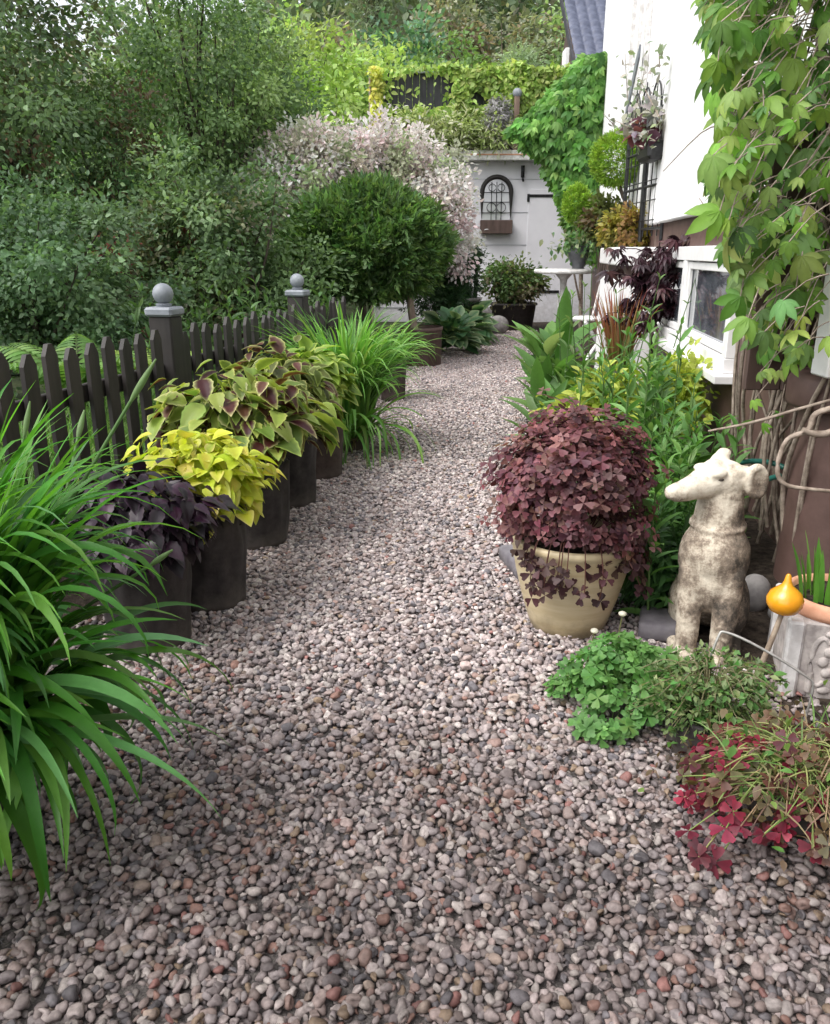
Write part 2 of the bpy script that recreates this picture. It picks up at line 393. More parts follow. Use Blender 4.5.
def pebbles():
    mb = MB()
    pal = np.array([.985, .96, .93])*np.array([(.46, .40, .405), (.39, .35, .365), (.50, .445, .445), (.34, .295, .30), (.43, .37, .37), (.53, .485, .48), (.27, .235, .245), (.40, .325, .315), (.19, .18, .20), (.52, .475, .465), (.31, .25, .24)])
    red = np.array([(.34, .20, .165), (.38, .26, .23), (.32, .16, .145), (.42, .33, .28), (.34, .25, .18)])
    def variants(sub, k):
        v, f = ico(sub); out = []
        for _ in range(k):
            w = v.copy()
            for _ in range(8):
                d = unit(rng.normal(size=3)); t_ = v@d; w = w - d*np.clip(t_-U(.45, .8), 0, 1)[:, None]*U(.5, 1.0) + .12*v*np.clip(t_, 0, 1)[:, None]*rng.uniform(-1, 1)
            out.append(w*np.array([1, U(.66, .95), U(.45, .72)]))
        return out, np.array(f)
    for y0, y1, sub, sp, layers in ((.95, 2.9, 2, .0218, 3), (2.9, 5.5, 2, .0205, 2), (5.5, 15.3, 1, .0225, 2)):
        var, f = variants(sub, 14)
        for lay in range(layers):
            ys = np.arange(y0, y1, sp*.87); P_ = []
            for i, y in enumerate(ys):
                xs = np.arange(xl(y)-.12, xr(y)+.14, sp) + (i % 2)*sp/2 + U(0, sp)
                P_.append(np.stack([xs, np.full(len(xs), y)], 1))
            P_ = np.concatenate(P_); P_ += rng.normal(size=P_.shape)*sp*.22
            if lay: P_ = P_[rng.random(len(P_)) < (.62 if lay == 1 else .10)]
            # keep only what the frame can plausibly see a step either side
            P_ = P_[np.abs(P_[:, 0]) < .66*np.hypot(P_[:, 1], 1.4)+.35]
            ex = np.maximum(xl(P_[:, 1])-P_[:, 0], P_[:, 0]-xr(P_[:, 1]))
            P_ = P_[(ex < 0) | (rng.random(len(P_)) < .35)]
            K = len(P_)
            r = sp*np.clip(rng.lognormal(-.44, .19, K), .42, 1.1)*(1.0 if lay == 0 else 1.05)
            if lay == 2: r *= 1.12
            z = (-.002, .0065, .013)[lay] + rng.normal(size=K)*.003
            c = pal[rng.integers(len(pal), size=K)]*(1+rng.normal(size=(K, 1))*.17)
            # rusty patches of reddish stones
            fld = np.sin(P_[:, 0]*5.3+1.2*np.sin(P_[:, 1]*4.1))*np.sin(P_[:, 1]*3.7+1.7*np.sin(P_[:, 0]*3.3+.5))
            pr = np.where(P_[:, 1] < 2.4, .085, .03) + .22*np.clip(fld-.45, 0, 1)*(P_[:, 1] < 2.6)
            isr = rng.random(K) < pr
            c[isr] = red[rng.integers(len(red), size=isr.sum())]*(1+rng.normal(size=(isr.sum(), 1))*.12)
            # shade painted into stone colours: darker near edge and by pots, lighter farther off
            shade_tint = np.clip((2.7-P_[:, 1])/1.3, 0, 1)*.52 + .3*np.clip(1-(P_[:, 0]-xl(P_[:, 1]))/.45, 0, 1)*(P_[:, 1] < 8) + .12*np.clip(fld, 0, 1)
            c = c*np.array([1, .99, .985])**(shade_tint[:, None]*5)*(1-np.clip(shade_tint, 0, .66))[:, None]*(1+.10*np.clip((P_[:, 1]-3)/4, 0, 1))[:, None]
            which = rng.integers(len(var), size=K)
            az = U(0, 2*PI, K); d = np.stack([np.cos(az), np.sin(az), rng.normal(size=K)*.28], 1)
            nn = unit(np.stack([rng.normal(size=K)*.38, rng.normal(size=K)*.38, np.ones(K)], 1))
            for k, v in enumerate(var):
                s = which == k
                if not s.any(): continue
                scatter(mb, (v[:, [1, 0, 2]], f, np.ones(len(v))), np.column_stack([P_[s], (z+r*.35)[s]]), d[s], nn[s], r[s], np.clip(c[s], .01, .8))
    return mb.build('gravel', M['pebble'])
tag(pebbles(), 'rounded grey and pinkish pebbles covering the path', 'gravel', kind='stuff')

# ------------------------------------------------------------------ picket fence
def fence():
    P1 = np.array([-1.40, 4.6]); P2 = np.array([-.95, 6.7]); D = (P2-P1)/np.linalg.norm(P2-P1); Ln = np.linalg.norm(P2-P1)
    ang = math.atan2(D[1], D[0]); nrm = np.array([D[1], -D[0]])
    root = thing('picket_fence', (P1[0], P1[1], 0), 'dark stained picket fence with grey ball-topped posts behind the row of pots', 'fence')
    first = None
    for k in (0, 1):
        c = P1 + D*Ln*k
        mb = MB(); box(mb, (c[0], c[1], .53), (.135, .135, 1.06), ang, .008); po = mb.build('post', M['fence'], root, False)
        mb = MB(); box(mb, (c[0], c[1], 1.085), (.165, .165, .05), ang, .012); lathe(mb, [(.04, 1.11), (.045, 1.125), (.03, 1.13)], (c[0], c[1], 0), 16)
        cap = mb.build('cap', M['grey_metal'], po, False)
        mb = MB(); ball(mb, (c[0], c[1], 1.18), .057, 3); mb.build('finial', M['grey_metal'], po)
    mb = MB()
    a = P1 - D*Ln; b = P1 + D*Ln*1.6
    for z in (.27, .76):
        mb = MB(); m = (a+b)/2 - nrm*.012; box(mb, (m[0], m[1], z), (np.linalg.norm(b-a), .03, .085), ang, .005); mb.build('rail', M['fence'], root, False)
    k = 0; s = -Ln*1.0
    while s < Ln*1.58:
        loc = s % Ln
        if .1 < loc < Ln-.1:
            c = P1 + D*s + nrm*.016
            h = .985 + .02*math.sin(k*2.3) + U(-.008, .008) + .035*max(0, -s/Ln)
            w = .042
            mb = MB(); prism(mb, [(-w, .05), (w, .05), (w, h-.05), (.014, h), (-.014, h), (-w, h-.05)], .022, ((c[0], c[1], 0), (D[0], D[1], 0), (U(-.01, .01), 0, 1), (nrm[0], nrm[1], 0)))
            mb.build('picket', M['fence'], root, False); k += 1
        s += .152
    return root
fence()

# ------------------------------------------------------------------ pots
def grow_bag(root, c, r, h, mat, seed, taper=.9):
    ph = seed*1.7
    def wob(z, a): return r*(.045*np.sin(3*a+ph+6*z) + .03*np.sin(7*a+2*ph+14*z) + .024*np.sin(13*a-11*z+ph) + .03*np.sin(19*z+2*a+ph)) * (.3+z/h)
    zs = np.linspace(0, h, 12)
    prof = [(0.01, .004)] + [(r*taper*(1+(1/taper-1)*min(1, z/h*1.5))*(1-.05*(z/h-.5)**2), z) for z in zs] + [(r-.012, h+.003), (r-.02, h-.02), (r-.025, h-.07)]
    mb = MB(); lathe(mb, prof, c, 56, wob=wob); pot = mb.build('pot', mat, root)
    mb = MB(); lathe(mb, [(r-.012, h-.055), (r*.5, h-.035), (.005, h-.03)], c, 28); mb.build('soil', M['soil'], root)
    return pot
def whorl_plant(mb, c, rad, T, size, cols, cols2, K, zc=.55, droop=.3, cosmin=-.25, inner=.45, jit=.12, face=.6):
    """a mound of leaves set in tiers, tips outward"""
    u = U(cosmin, 1, K); a = U(0, 2*PI, K); s = np.sqrt(1-np.clip(u, -1, 1)**2)
    o = np.stack([s*np.cos(a), s*np.sin(a), u], 1)
    rr = inner + (1-inner)*rng.random(K)**.5
    bumpy = 1 + .13*np.sin(3*a+5*u) + .09*np.sin(5*a-4*u+1)
    sz = size*U(.6, 1.15, K)
    pos = np.array(c) + o*np.array(rad)*(rr*bumpy)[:, None] - .45*sz[:, None]*o*np.array([1, 1, .3])
    d = unit(np.stack([o[:, 0], o[:, 1], .25*o[:, 2]-droop+0*u], 1) + rng.normal(size=(K, 3))*.35)
    nn = unit(o*face + np.array([0, 0, .8]) + rng.normal(size=(K, 3))*.28)
    c1 = pick(cols, K, jit); c2 = None if cols2 is None else pick(cols2, K, jit)
    scatter(mb, T, pos, d, nn, sz, c1, c2)
def stems_to(mb, base, tips, r=.004, segs=5, bow=.1, col=(.05, .09, .03)):
    for t in tips:
        b = np.array(base) + np.append(rng.normal(size=2)*.03, 0); t = np.array(t); m = (b+t)/2 + np.append(rng.normal(size=2)*bow*.3, .05)
        tube(mb, [b, m, t], [r*1.3, r, r*.6], segs, col, 3, False)

def potted(name, c, r, h, bag, label, build, seed, cat='potted plant', group='fabric pots lined up along the fence'):
    root = thing(name, (c[0], c[1], 0), label, cat, group)
    grow_bag(root, (c[0], c[1], 0), r, h, bag, seed)
    build(root); return root
def coleus(c, h, rad, size, cols, cols2, K, T=T_coleus, mat='leaf', lift=.16, **kw):
    def f(root):
        mb = MB(); cc = (c[0], c[1], h+lift)
        whorl_plant(mb, cc, rad, T, size, cols, cols2, K, **kw); mb.build('foliage', M[mat], root)
        mb = MB(); tips = np.array(cc) + rdir(16)*np.array(rad)*.7; tips[:, 2] = np.maximum(tips[:, 2], h+.05)
        stems_to(mb, (c[0], c[1], h-.05), tips, .006, 6, .1, (.09, .10, .03)); mb.build('stems', M['leaf'], root)
    return f
MAROON = [(.075, .018, .022), (.055, .014, .02), (.10, .03, .028)]
# near to far along the fence
potted('potted_purple_coleus', (-1.0, 2.74), .165, .40, M['bag'], 'nearest dark fabric pot with blackish purple serrated foliage', coleus((-1.02, 2.72), .40, (.31, .31, .18), .088,
       [(.013, .007, .013), (.02, .009, .019), (.010, .007, .010), (.034, .012, .028)], [(.016, .009, .016), (.026, .012, .024), (.05, .03, .045)], 720, T_coleus, 'dark_leaf', .10, cosmin=-.5, droop=.45), 1)
potted('potted_yellow_coleus', (-.86, 3.10), .165, .40, M['bag'], 'dark fabric pot overflowing with bright yellow-green heart-shaped leaves', coleus((-.88, 3.1), .40, (.29, .29, .21), .092,
       [(.42, .46, .035), (.50, .52, .06), (.34, .42, .03), (.52, .46, .08)], [(.50, .54, .07), (.40, .48, .05), (.55, .52, .16)], 520, T_heart, 'leaf', .12, droop=.4, cosmin=-.45), 2)
potted('potted_variegated_coleus', (-.80, 3.82), .17, .42, M['bag'], 'fabric pot with large maroon and lime coleus leaves behind the yellow mound', coleus((-.86, 3.86), .42, (.46, .40, .30), .15,
       [(.20, .27, .05), (.28, .34, .07), (.06, .014, .012), (.12, .19, .035), (.10, .16, .03), (.09, .035, .02), (.05, .012, .015), (.16, .22, .04)], [(.42, .46, .13), (.36, .44, .10), (.52, .52, .24), (.26, .36, .08)], 400, T_coleus, 'leaf', .16), 3)
potted('potted_variegated_coleus', (-.725, 4.47), .155, .42, M['bag'], 'smaller fabric pot with narrow dark-centred green leaves, between the big coleus and the brown pot', coleus((-.76, 4.5), .42, (.34, .34, .30), .13,
       [(.10, .13, .03), (.14, .18, .04), (.08, .03, .022)], [(.32, .38, .12), (.40, .44, .16)], 320, T_coleus, 'leaf', .2), 4)
potted('potted_green_coleus', (-.63, 5.08), .165, .42, M['bag_brown'], 'brown fabric pot with pale lime foliage beside the tall grassy clump', coleus((-.65, 5.08), .42, (.27, .27, .26), .13,
       [(.15, .25, .035), (.20, .30, .05), (.11, .2, .03)], [(.36, .44, .10), (.25, .36, .06)], 240, T_heart, 'leaf', .17), 5)

def strap_clump(name, c, poth, potr, label, K, Lr, wr, spread, cols, nbuds, seed, group=None, potmat='bag', el=(.75, 1.5), droop=(1.2, 2.9), bias=None, pw=1.6, front=None):
    root = thing(name, (c[0], c[1], 0), label, 'strap-leaf plant', group)
    grow_bag(root, (c[0], c[1], 0), potr, poth, M[potmat], seed)
    a = U(0, 2*PI, K)
    if bias is not None:
        k = int(K*.4); a[:k] = bias + rng.normal(size=k)*.8
    b = np.stack([c[0]+np.cos(a)*spread*rng.random(K), c[1]+np.sin(a)*spread*rng.random(K), np.full(K, poth-.04)], 1)
    e = U(el[0], el[1], K)
    mb = MB(); cc = pick(cols, K, .2)
    blades(mb, b, a+rng.normal(size=K)*.25, e, U(droop[0], droop[1], K), U(Lr[0], Lr[1], K), U(wr[0], wr[1], K), cc*.65, cc*1.15, 16, power=pw, curl=.35)
    if front:
        K = front[0]; a = front[1]+rng.normal(size=K)*.85; b2 = np.stack([c[0]+np.cos(a)*spread*U(.5, 1.2, K), c[1]+np.sin(a)*spread*U(.5, 1.2, K), np.full(K, poth-.02)], 1)
        cc = pick(cols, K, .2); blades(mb, b2, a, U(.6, 1.45, K), U(1.5, 3.4, K), U(.30, .66, K)*(1.25 if Lr[1] > 1 else 1), U(wr[0], wr[1]*1.05, K), cc*.7, cc*1.1, 16, power=1.2, curl=.7)
        K = 34; a = U(0, 2*PI, K); cc = pick([(.24, .19, .10), (.30, .25, .13), (.15, .11, .06)], K); blades(mb, b2[rng.integers(len(b2), size=K)], a, U(.2, 1., K), U(1.5, 3, K), U(.2, .45, K), U(.01, .02, K), cc, cc*.8, 10)
    mb.build('leaves', M['gloss_leaf'], root)
    return root, b
GREEN = [(.065, .20, .022), (.09, .26, .03), (.045, .15, .02), (.13, .30, .05), (.06, .21, .035), (.10, .24, .08)]
fg, _ = strap_clump('strap_leaf_plant', (-1.13, 1.70), .32, .13, 'large clump of long arching green strap leaves in the near left corner', 520, (.42, .92), (.022, .046), .19, GREEN, 6, 6, bias=-.9, el=(1.28, 1.57), droop=(.4, 3.3), pw=2.5, front=(190, -1.0))
def bud_stalk(root, pts, bl=.09, br=.0095):
    mb = MB(); p = np.array(pts, float); tube(mb, p, np.linspace(.006, .0042, len(p)), 6, (.10, .19, .06), 5); st = mb.build('flower_stalk', M['leaf'], root)
    d = unit(p[-1]-p[-2]); s = np.linspace(0, 1, 9)
    mb = MB(); tube(mb, p[-1]+d*bl*s[:, None], br*np.sin(PI*np.clip(s*.9+.06, 0, 1))**.8*(1-.55*s)+.0012, 8, (.16, .25, .10)); mb.build('bud', M['leaf'], st)
bud_stalk(fg, [(-1.1, 1.85, .3), (-1.0, 1.85, .6), (-.84, 1.86, .82), (-.68, 1.9, 1.06)], .12)
bud_stalk(fg, [(-1.1, 1.9, .3), (-1.13, 1.95, .6), (-1.12, 1.97, .88)], .11, .0105)
bud_stalk(fg, [(-1.15, 1.9, .3), (-1.17, 2.15, .6), (-1.12, 2.25, .9)], .10)
bud_stalk(fg, [(-1.1, 1.9, .3), (-1.02, 2.15, .65), (-.99, 2.3, .88)], .09, .0105)
bud_stalk(fg, [(-1.05, 1.8, .3), (-.9, 1.8, .5), (-.64, 1.8, .68)], .07, .008)
strap_clump('daylily_clump', (-.50, 5.85), .12, .17, 'tall fresh green grassy daylily clump at the far end of the pot row', 560, (.66, 1.10), (.018, .032), .17, [(.12, .27, .05), (.16, .33, .07), (.10, .24, .045), (.2, .36, .10)], 0, 7, potmat='bag_brown', el=(1.28, 1.57), droop=(.6, 3.2), pw=2.4, front=(70, -1.2))
strap_clump('daylily_clump', (-.22, 7.9), .38, .13, 'smaller grassy clump in a grey-brown pot, half hidden behind the tall daylilies', 90, (.3, .6), (.016, .026), .1, [(.12, .27, .05), (.16, .33, .07)], 0, 8, potmat='bag_brown', el=(.9, 1.55), droop=(1, 2.6))

# ------------------------------------------------------------------ trees and shrubs
def tree(name, label, cat, base, crowns, T, size, per, cols, group=None, tr=.08, clump=.3, bark='bark', mat='leaf', up=.5, lean=(0, 0), flat=.75, limbs=.6, cols2=None, inner=.35, droop=.15, crown_name='crown'):
    root = thing(name, base, label, cat, group); base = np.array(base, float)
    mb = MB(); wood = MB()
    top = np.mean([np.array(c[:3]) for c in crowns], axis=0); fork = base*.45+top*.55; fork[:2] += np.array(lean)
    tube(wood, [base, base*.55+fork*.45+np.array([.3*tr, .2*tr, 0]), fork], [tr*1.25, tr, tr*.75], 9, smooth_n=3)
    for cx, cy, cz, rx, ry, rz, nc in crowns:
        o = rdir(nc); rad = (inner + (1-inner)*rng.random(nc)**.6)
        lump = 1 + .16*np.sin(o[:, 0]*4+cx) * np.cos(o[:, 2]*5+cy) + .12*np.sin(o[:, 1]*7+o[:, 2]*6)
        cl = np.array([cx, cy, cz]) + o*np.array([rx, ry, rz])*(rad*lump)[:, None]
        cl[:, 2] = np.maximum(cl[:, 2], base[2]+.05)
        tint = 1 + rng.normal(size=nc)*.16
        base_c = np.array(cols)[rng.integers(len(cols), size=nc)]
        for i in range(nc):
            K = int(per*U(.6, 1.3)); crad = clump*U(.65, 1.3)
            off = rng.normal(size=(K, 3))*crad*.5*np.array([1, 1, flat])
            pos = cl[i] + off
            d = unit(off/crad*.8 + o[i]*.5 + np.array([0, 0, -droop]) + rng.normal(size=(K, 3))*.45)
            nn = unit(o[i]*.5 + np.array([0, 0, up]) + rng.normal(size=(K, 3))*.5)
            c = np.clip(base_c[i]*tint[i]*(1+rng.normal(size=(K, 1))*.18), .004, .9)
            scatter(mb, T, pos, d, nn, size*U(.65, 1.25, K), c)
        for i in np.where(rng.random(nc) < limbs)[0][:26]:
            e = cl[i]; m = fork*.55 + e*.45 + rng.normal(size=3)*.12*rx
            tube(wood, [fork-(fork-base)*U(0, .4), m, e], [tr*.45, tr*.28, tr*.08], 5, smooth_n=3, cap=False)
    wood.build('trunk', M[bark], root); mb.build(crown_name, M[mat], root)
    return root

DK = [(.11, .19, .085), (.145, .235, .105), (.09, .15, .07), (.18, .275, .13), (.15, .235, .11), (.12, .13, .07)]
MID = [(.18, .29, .12), (.23, .345, .14), (.15, .24, .10), (.27, .38, .16)]
BLU = [(.095, .17, .085), (.13, .22, .11), (.17, .26, .14), (.07, .13, .065)]
LIME = [(.32, .46, .13), (.40, .52, .16), (.26, .40, .12), (.42, .52, .20)]
GRP = 'trees and shrubs beyond the fence'
tree('tree', 'tall dark broadleaf tree filling the top left corner, with rusty leaf clusters', 'tree', (-4.9, 9.8, 0), [(-5.05, 9.8, 3.3, 1.45, 1.4, 2.6, 165), (-5.6, 10.2, 2.0, 1.4, 1.2, 1.6, 50)], T_ovate, .076, 165, DK*4+[(.2, .12, .08)], GRP, .11, .36)
tree('tree', 'tall airy green tree with thin visible limbs, left of the pale bright trees', 'tree', (-2.85, 12.2, 0), [(-3.0, 12.2, 3.6, 1.15, 1.1, 2.2, 120), (-2.35, 13.7, 3.3, .95, .8, 1.4, 75), (-3.3, 12, 1.8, 1.2, .8, 1.0, 35)], T_ovate, .072, 160, MID+DK[:2], GRP, .08, .36, limbs=.3)
tree('shrub', 'pale bluish-green rounded shrub, low at the left edge behind the fence', 'shrub', (-3.3, 7.6, 0), [(-3.2, 7.5, 1.12, .95, .8, .8, 85), (-4.1, 7.6, .9, .8, .7, .8, 35)], T_ovate, .06, 150, BLU, GRP, .05, .24)
tree('shrub', 'dark leafy bush in shade behind the nearer ball-topped fence post', 'shrub', (-2.1, 9.3, 0), [(-2.25, 9.3, 1.35, .95, .8, 1.05, 85), (-1.5, 9.6, .8, .6, .5, .75, 35)], T_ovate, .07, 150, DK, GRP, .05, .3)
tree('tree', 'bright mid-green young tree between the tall dark tree and the airy one', 'tree', (-3.7, 10.9, 0), [(-3.75, 10.8, 2.2, .95, .8, 1.35, 75)], T_ovate, .06, 150, [(.09, .18, .075), (.12, .22, .09), (.10, .16, .06), (.14, .10, .06)], GRP, .05, .28)
tree('shrub', 'low dark shrub with a few red leaf tips under the airy tree', 'shrub', (-3.0, 8.9, 0), [(-2.9, 9.2, .9, 1.0, .7, .8, 60)], T_ovate, .075, 80, DK+[(.16, .04, .035)], GRP, .04, .28)
tree('shrub', 'shaded dark shrub beside the pinkish white bush', 'shrub', (-1.75, 11.2, 0), [(-1.85, 11.3, .75, .75, .6, .62, 45)], T_ovate, .062, 130, DK[:4]+MID[:1], GRP, .04, .28)

# pinkish white dappled willow
tree('variegated_willow', 'large loose bush with pinkish white dappled foliage behind the clipped ball', 'shrub', (-.8, 12.9, 0), [(-1.40, 12.3, 2.10, 1.05, .8, .85, 130), (-.15, 12.9, 2.25, .9, .7, .85, 100), (-.75, 12.8, 2.75, .6, .6, .5, 45), (-2.05, 11.9, 1.75, .66, .5, .75, 110), (-1.5, 12.1, 2.55, .7, .5, .5, 70), (.55, 12.9, 1.7, .38, .5, .7, 30)], T_ovate, .075, 120,
     [(.84, .70, .71), (.86, .78, .77), (.80, .62, .65), (.76, .70, .62), (.55, .58, .42), (.82, .74, .76), (.36, .44, .24)], None, .05, .2, mat='petal', flat=1.0, up=.3)

# clipped thuja ball on a stem in a square-sided tub
def thuja():
    root = thing('clipped_thuja', (.0, 10.5, 0), 'clipped dark green conifer ball on a slim pinkish trunk in a brown tub', 'topiary tree')
    mb = MB()
    K = 19000; o = rdir(K); rr = .74+.26*rng.random(K)**.6
    lump = 1 + .075*np.sin(o[:, 0]*6+1)*np.cos(o[:, 2]*7) + .05*np.sin(o[:, 1]*11+o[:, 0]*9)
    o[:, 2] = np.where(o[:, 2] < -.75, -.75, o[:, 2])
    pos = np.array([-.62, 10.65, 1.46]) + o*np.array([.97, .93, .70])*(rr*lump)[:, None]
    d = unit(o*.8+np.array([0, 0, .25])+rng.normal(size=(K, 3))*.5); nn = unit(rng.normal(size=(K, 3))+o*.3)
    cl = np.sin(o[:, 0]*13+o[:, 2]*9)*np.sin(o[:, 1]*12+o[:, 2]*14+1)
    c = pick([(.085, .165, .05), (.11, .20, .06), (.065, .13, .045), (.135, .235, .07)], K, .2)*(1+.22*cl)[:, None]
    scatter(mb, T_spray, pos, d, nn, .15*U(.6, 1.5, K), c)
    mb.build('crown', M['leaf'], root)
    mb = MB(); tube(mb, [(.0, 10.5, .4), (-.05, 10.52, .7), (-.1, 10.55, 1.15)], [.055, .048, .045], 10, smooth_n=3)
    for k in range(14):
        e = np.array([-.5, 10.65, 1.5]) + rdir(1)[0]*np.array([.75, .7, .55]); tube(mb, [(-.1, 10.55, 1.1), (np.array([-.1, 10.55, 1.3])+e)/2, e], [.03, .02, .008], 5, smooth_n=3, cap=False)
    mb.build('trunk', M['pale_bark'], root)
    mb = MB(); c = (.08, 10.5, 0)
    lathe(mb, [(.01, .004), (.25, .004), (.26, .02), (.265, .44), (.28, .45), (.28, .49), (.255, .492), (.25, .44)], c, 40); mb.build('pot', M['brown_boards'], root)
    mb = MB(); lathe(mb, [(.252, .45), (.01, .46)], c, 24); mb.build('soil', M['soil'], root)
thuja()

# bright trees further back and the wooded slope
G2 = 'bright trees behind the garage'
for i, (x, y, z, rx, rz, nm, lab) in enumerate([
        (-2.3, 21, 4.1, 1.9, 2.0, 'tree', 'pale lime tree nearest the airy tree, above the pinkish bush'),
        (-.7, 23, 4.4, 1.8, 2.2, 'tree', 'lime tree directly left of the ivy-covered terrace rail'),
        (-3.6, 25, 5.2, 2.0, 2.3, 'tree', 'pale yellowish tree seen through the edge of the airy tree'),
        (.9, 27, 5.5, 2.1, 1.9, 'tree', 'light green tree rising just over the left of the terrace rail'),
        (-1.9, 18.6, 2.7, 1.2, 1.3, 'tree', 'low bright bush-like tree behind the pinkish bush')]):
    tree(nm, lab, 'tree', (x, y, 0), [(x, y, z, rx, rx*.8, rz, 85)], T_ovate, .17, 75, LIME if i != 3 else LIME[2:3]+[(.14, .24, .08), (.18, .28, .1)], G2, .1, .5, up=.7)
FARC = {'conifer': [(.19, .26, .165), (.23, .30, .19), (.25, .26, .19)], 'broad': [(.26, .38, .17), (.30, .42, .2), (.22, .33, .16)], 'teal': [(.13, .27, .16), (.17, .32, .19), (.11, .22, .13)], 'pine': [(.26, .29, .2), (.30, .31, .22), (.32, .26, .2), (.23, .27, .18)]}  # aerial haze baked into the far tree colours, paler and greyer
G3 = 'woodland trees on the slope'
for x, y, h, rx, kind, lab in [
        (-7.5, 42, 9, 2.6, 'pine', 'brownish pine far behind the bright trees, furthest left on the slope'),
        (-4.0, 44, 10, 2.4, 'pine', 'dull olive pine on the slope above the lime trees'),
        (-.8, 40, 9.6, 2.2, 'teal', 'deep teal-green tree standing out on the slope'),
        (1.9, 46, 11, 2.3, 'pine', 'reddish-brown pine right of the teal-green tree'),
        (4.4, 38, 7.4, 1.9, 'conifer', 'pale grey-green conical conifer above the ivy rail'),
        (6.0, 45, 10.4, 2.4, 'pine', 'brown-tinged pine left of the tiled roof'),
        (8.6, 43, 11, 2.4, 'broad', 'light green tree touching the tiled roof edge'),
        (3.2, 52, 13, 2.8, 'conifer', 'dark conifer highest on the slope behind the terrace'),
        (-2.4, 50, 13, 2.8, 'conifer', 'dark conifer peeking between the two pines'),
        (-11, 45, 9, 2.8, 'conifer', 'dark conifer mostly hidden behind the airy tree'),
        (-5.8, 37, 6.8, 2.2, 'broad', 'light green tree low on the slope behind the lime trees'),
        (1.0, 35, 6.4, 2.0, 'broad', 'soft green rounded tree just above the lime trees')]:
    z0 = float(hill(np.array(x), np.array(float(y))))
    if kind == 'conifer': cr = [(x, y, z0+h*(.2+.11*k), rx*(1-.125*k), rx*(1-.125*k), h*.075, 22) for k in range(8)]
    else: cr = [(x, y, z0+h*.62, rx, rx*.9, h*.36, 80)]
    colr = FARC[kind] if not (kind == 'conifer' and x == 4.4) else [(.30, .40, .25), (.34, .44, .28)]
    tree('tree', lab, 'tree', (x, y, z0), cr, T_ovate if kind != 'conifer' else T_spray, .3, 60, colr, G3, .16, .75, up=.6, bark='pale_bark' if kind == 'pine' else 'bark')
# undistinguished woodland mass that closes the horizon
mb = MB(); K = 60000
wx = U(-42, 40, K); wy = U(54, 74, K); hh = 6.0 + 9.5*np.clip((wx+15)/6, 0, 1) + 2.4*np.sin(wx*.55)+2*np.sin(wx*1.3+1)+1.4*np.sin(wx*2.9)
wz = hill(wx, wy) + hh*rng.random(K)**.7
scatter(mb, T_ovate, np.stack([wx, wy, wz], 1), rdir(K)+np.array([0, -.4, -.1]), unit(rng.normal(size=(K, 3))*.6+np.array([0, -.5, .6])), U(.5, .95, K), pick([(.21, .28, .17), (.25, .34, .19), (.18, .24, .155), (.27, .28, .2)], K, .2))  # distance haze mixed into the woodland leaf colours too
tag(mb.build('woodland', M['leaf']), 'distant dark woodland closing off the slope', 'woodland', kind='stuff')
mb = MB(); K = 30000
wx = U(-16, -2.3, K); wy = U(12.8, 17, K)+.2*np.abs(wx); wz = 3.4*(.75+.25*np.sin(wx*1.7))*rng.random(K)**.6
scatter(mb, T_ovate, np.stack([wx, wy, wz], 1), rdir(K)+np.array([0, -.3, -.2]), unit(rng.normal(size=(K, 3))*.6+np.array([0, -.4, .6])), U(.10, .18, K), pick(DK[:5]+MID, K, .2))
tag(mb.build('undergrowth', M['leaf']), 'shaded thicket filling the gaps under the trees', 'undergrowth', kind='stuff')

# grass and weeds behind the fence
mb = MB(); K = 7000
gy_ = U(2.4, 9.5, K); gx_ = -1.5 + .214*(gy_-4.6) - .12 - 1.5*rng.random(K)**1.3
blades(mb, np.stack([gx_, gy_, 0*gx_], 1), U(0, 2*PI, K), U(.9, 1.5, K), U(.2, 1.4, K), U(.2, .55, K), U(.006, .014, K), pick([(.10, .22, .04), (.14, .27, .06), (.08, .17, .035), (.2, .30, .10)], K), None, 5)
tag(mb.build('tall_grass', M['leaf']), 'light green weeds and grass growing behind the pickets', 'grass', kind='stuff')

def fern(c, label, n, L, cols):
    root = thing('fern', c, label, 'fern', 'ferns behind the fence'); mb = MB(); st = MB()
    for k in range(n):
        az = 2*PI*k/n + U(-.3, .3); l = L*U(.8, 1.1); s = np.linspace(0, 1, 22)
        el = 1.25 - 1.5*s**1.3; ds = l/21
        x = np.concatenate([[0], np.cumsum(np.cos(el[:-1])*ds)]); z = np.concatenate([[0], np.cumsum(np.sin(el[:-1])*ds)])
        p = np.array(c) + np.stack([x*math.cos(az), x*math.sin(az), z], 1)
        tube(st, p, np.linspace(.006, .0015, 22), 5, (.10, .16, .04), cap=False)
        d = unit(np.gradient(p, axis=0)); side = np.array([-math.sin(az), math.cos(az), 0]); up = unit(np.cross(side, d))*-1
        up = np.where(up[:, 2:] < 0, -up, up)
        for sg in (1, -1):
            pl = .30*l*np.sin(PI*np.clip(s*.93+.05, 0, 1))**.8*(1-.35*s)
            ii = slice(3, 22)
            scatter(mb, T_lance, p[ii], unit(side*sg + d*.55 + np.array([0, 0, -.12]))[ii], up[ii], pl[ii], pick(cols, 19, .1), None, np.full(19, .95))
    st.build('stems', M['leaf'], root); mb.build('fronds', M['leaf'], root)
FC = [(.12, .24, .055), (.16, .29, .08), (.10, .2, .05)]
fern((-2.35, 5.6, .3), 'fern with pale spread fronds above the second run of near pickets', 10, .85, FC)
fern((-2.45, 4.3, .25), 'fern at the very left edge behind the fence', 9, .75, FC)
fern((-2.0, 6.3, .35), 'small yellow-green fern right beside the nearer post', 8, .6, [(.22, .33, .06), (.26, .38, .08)])
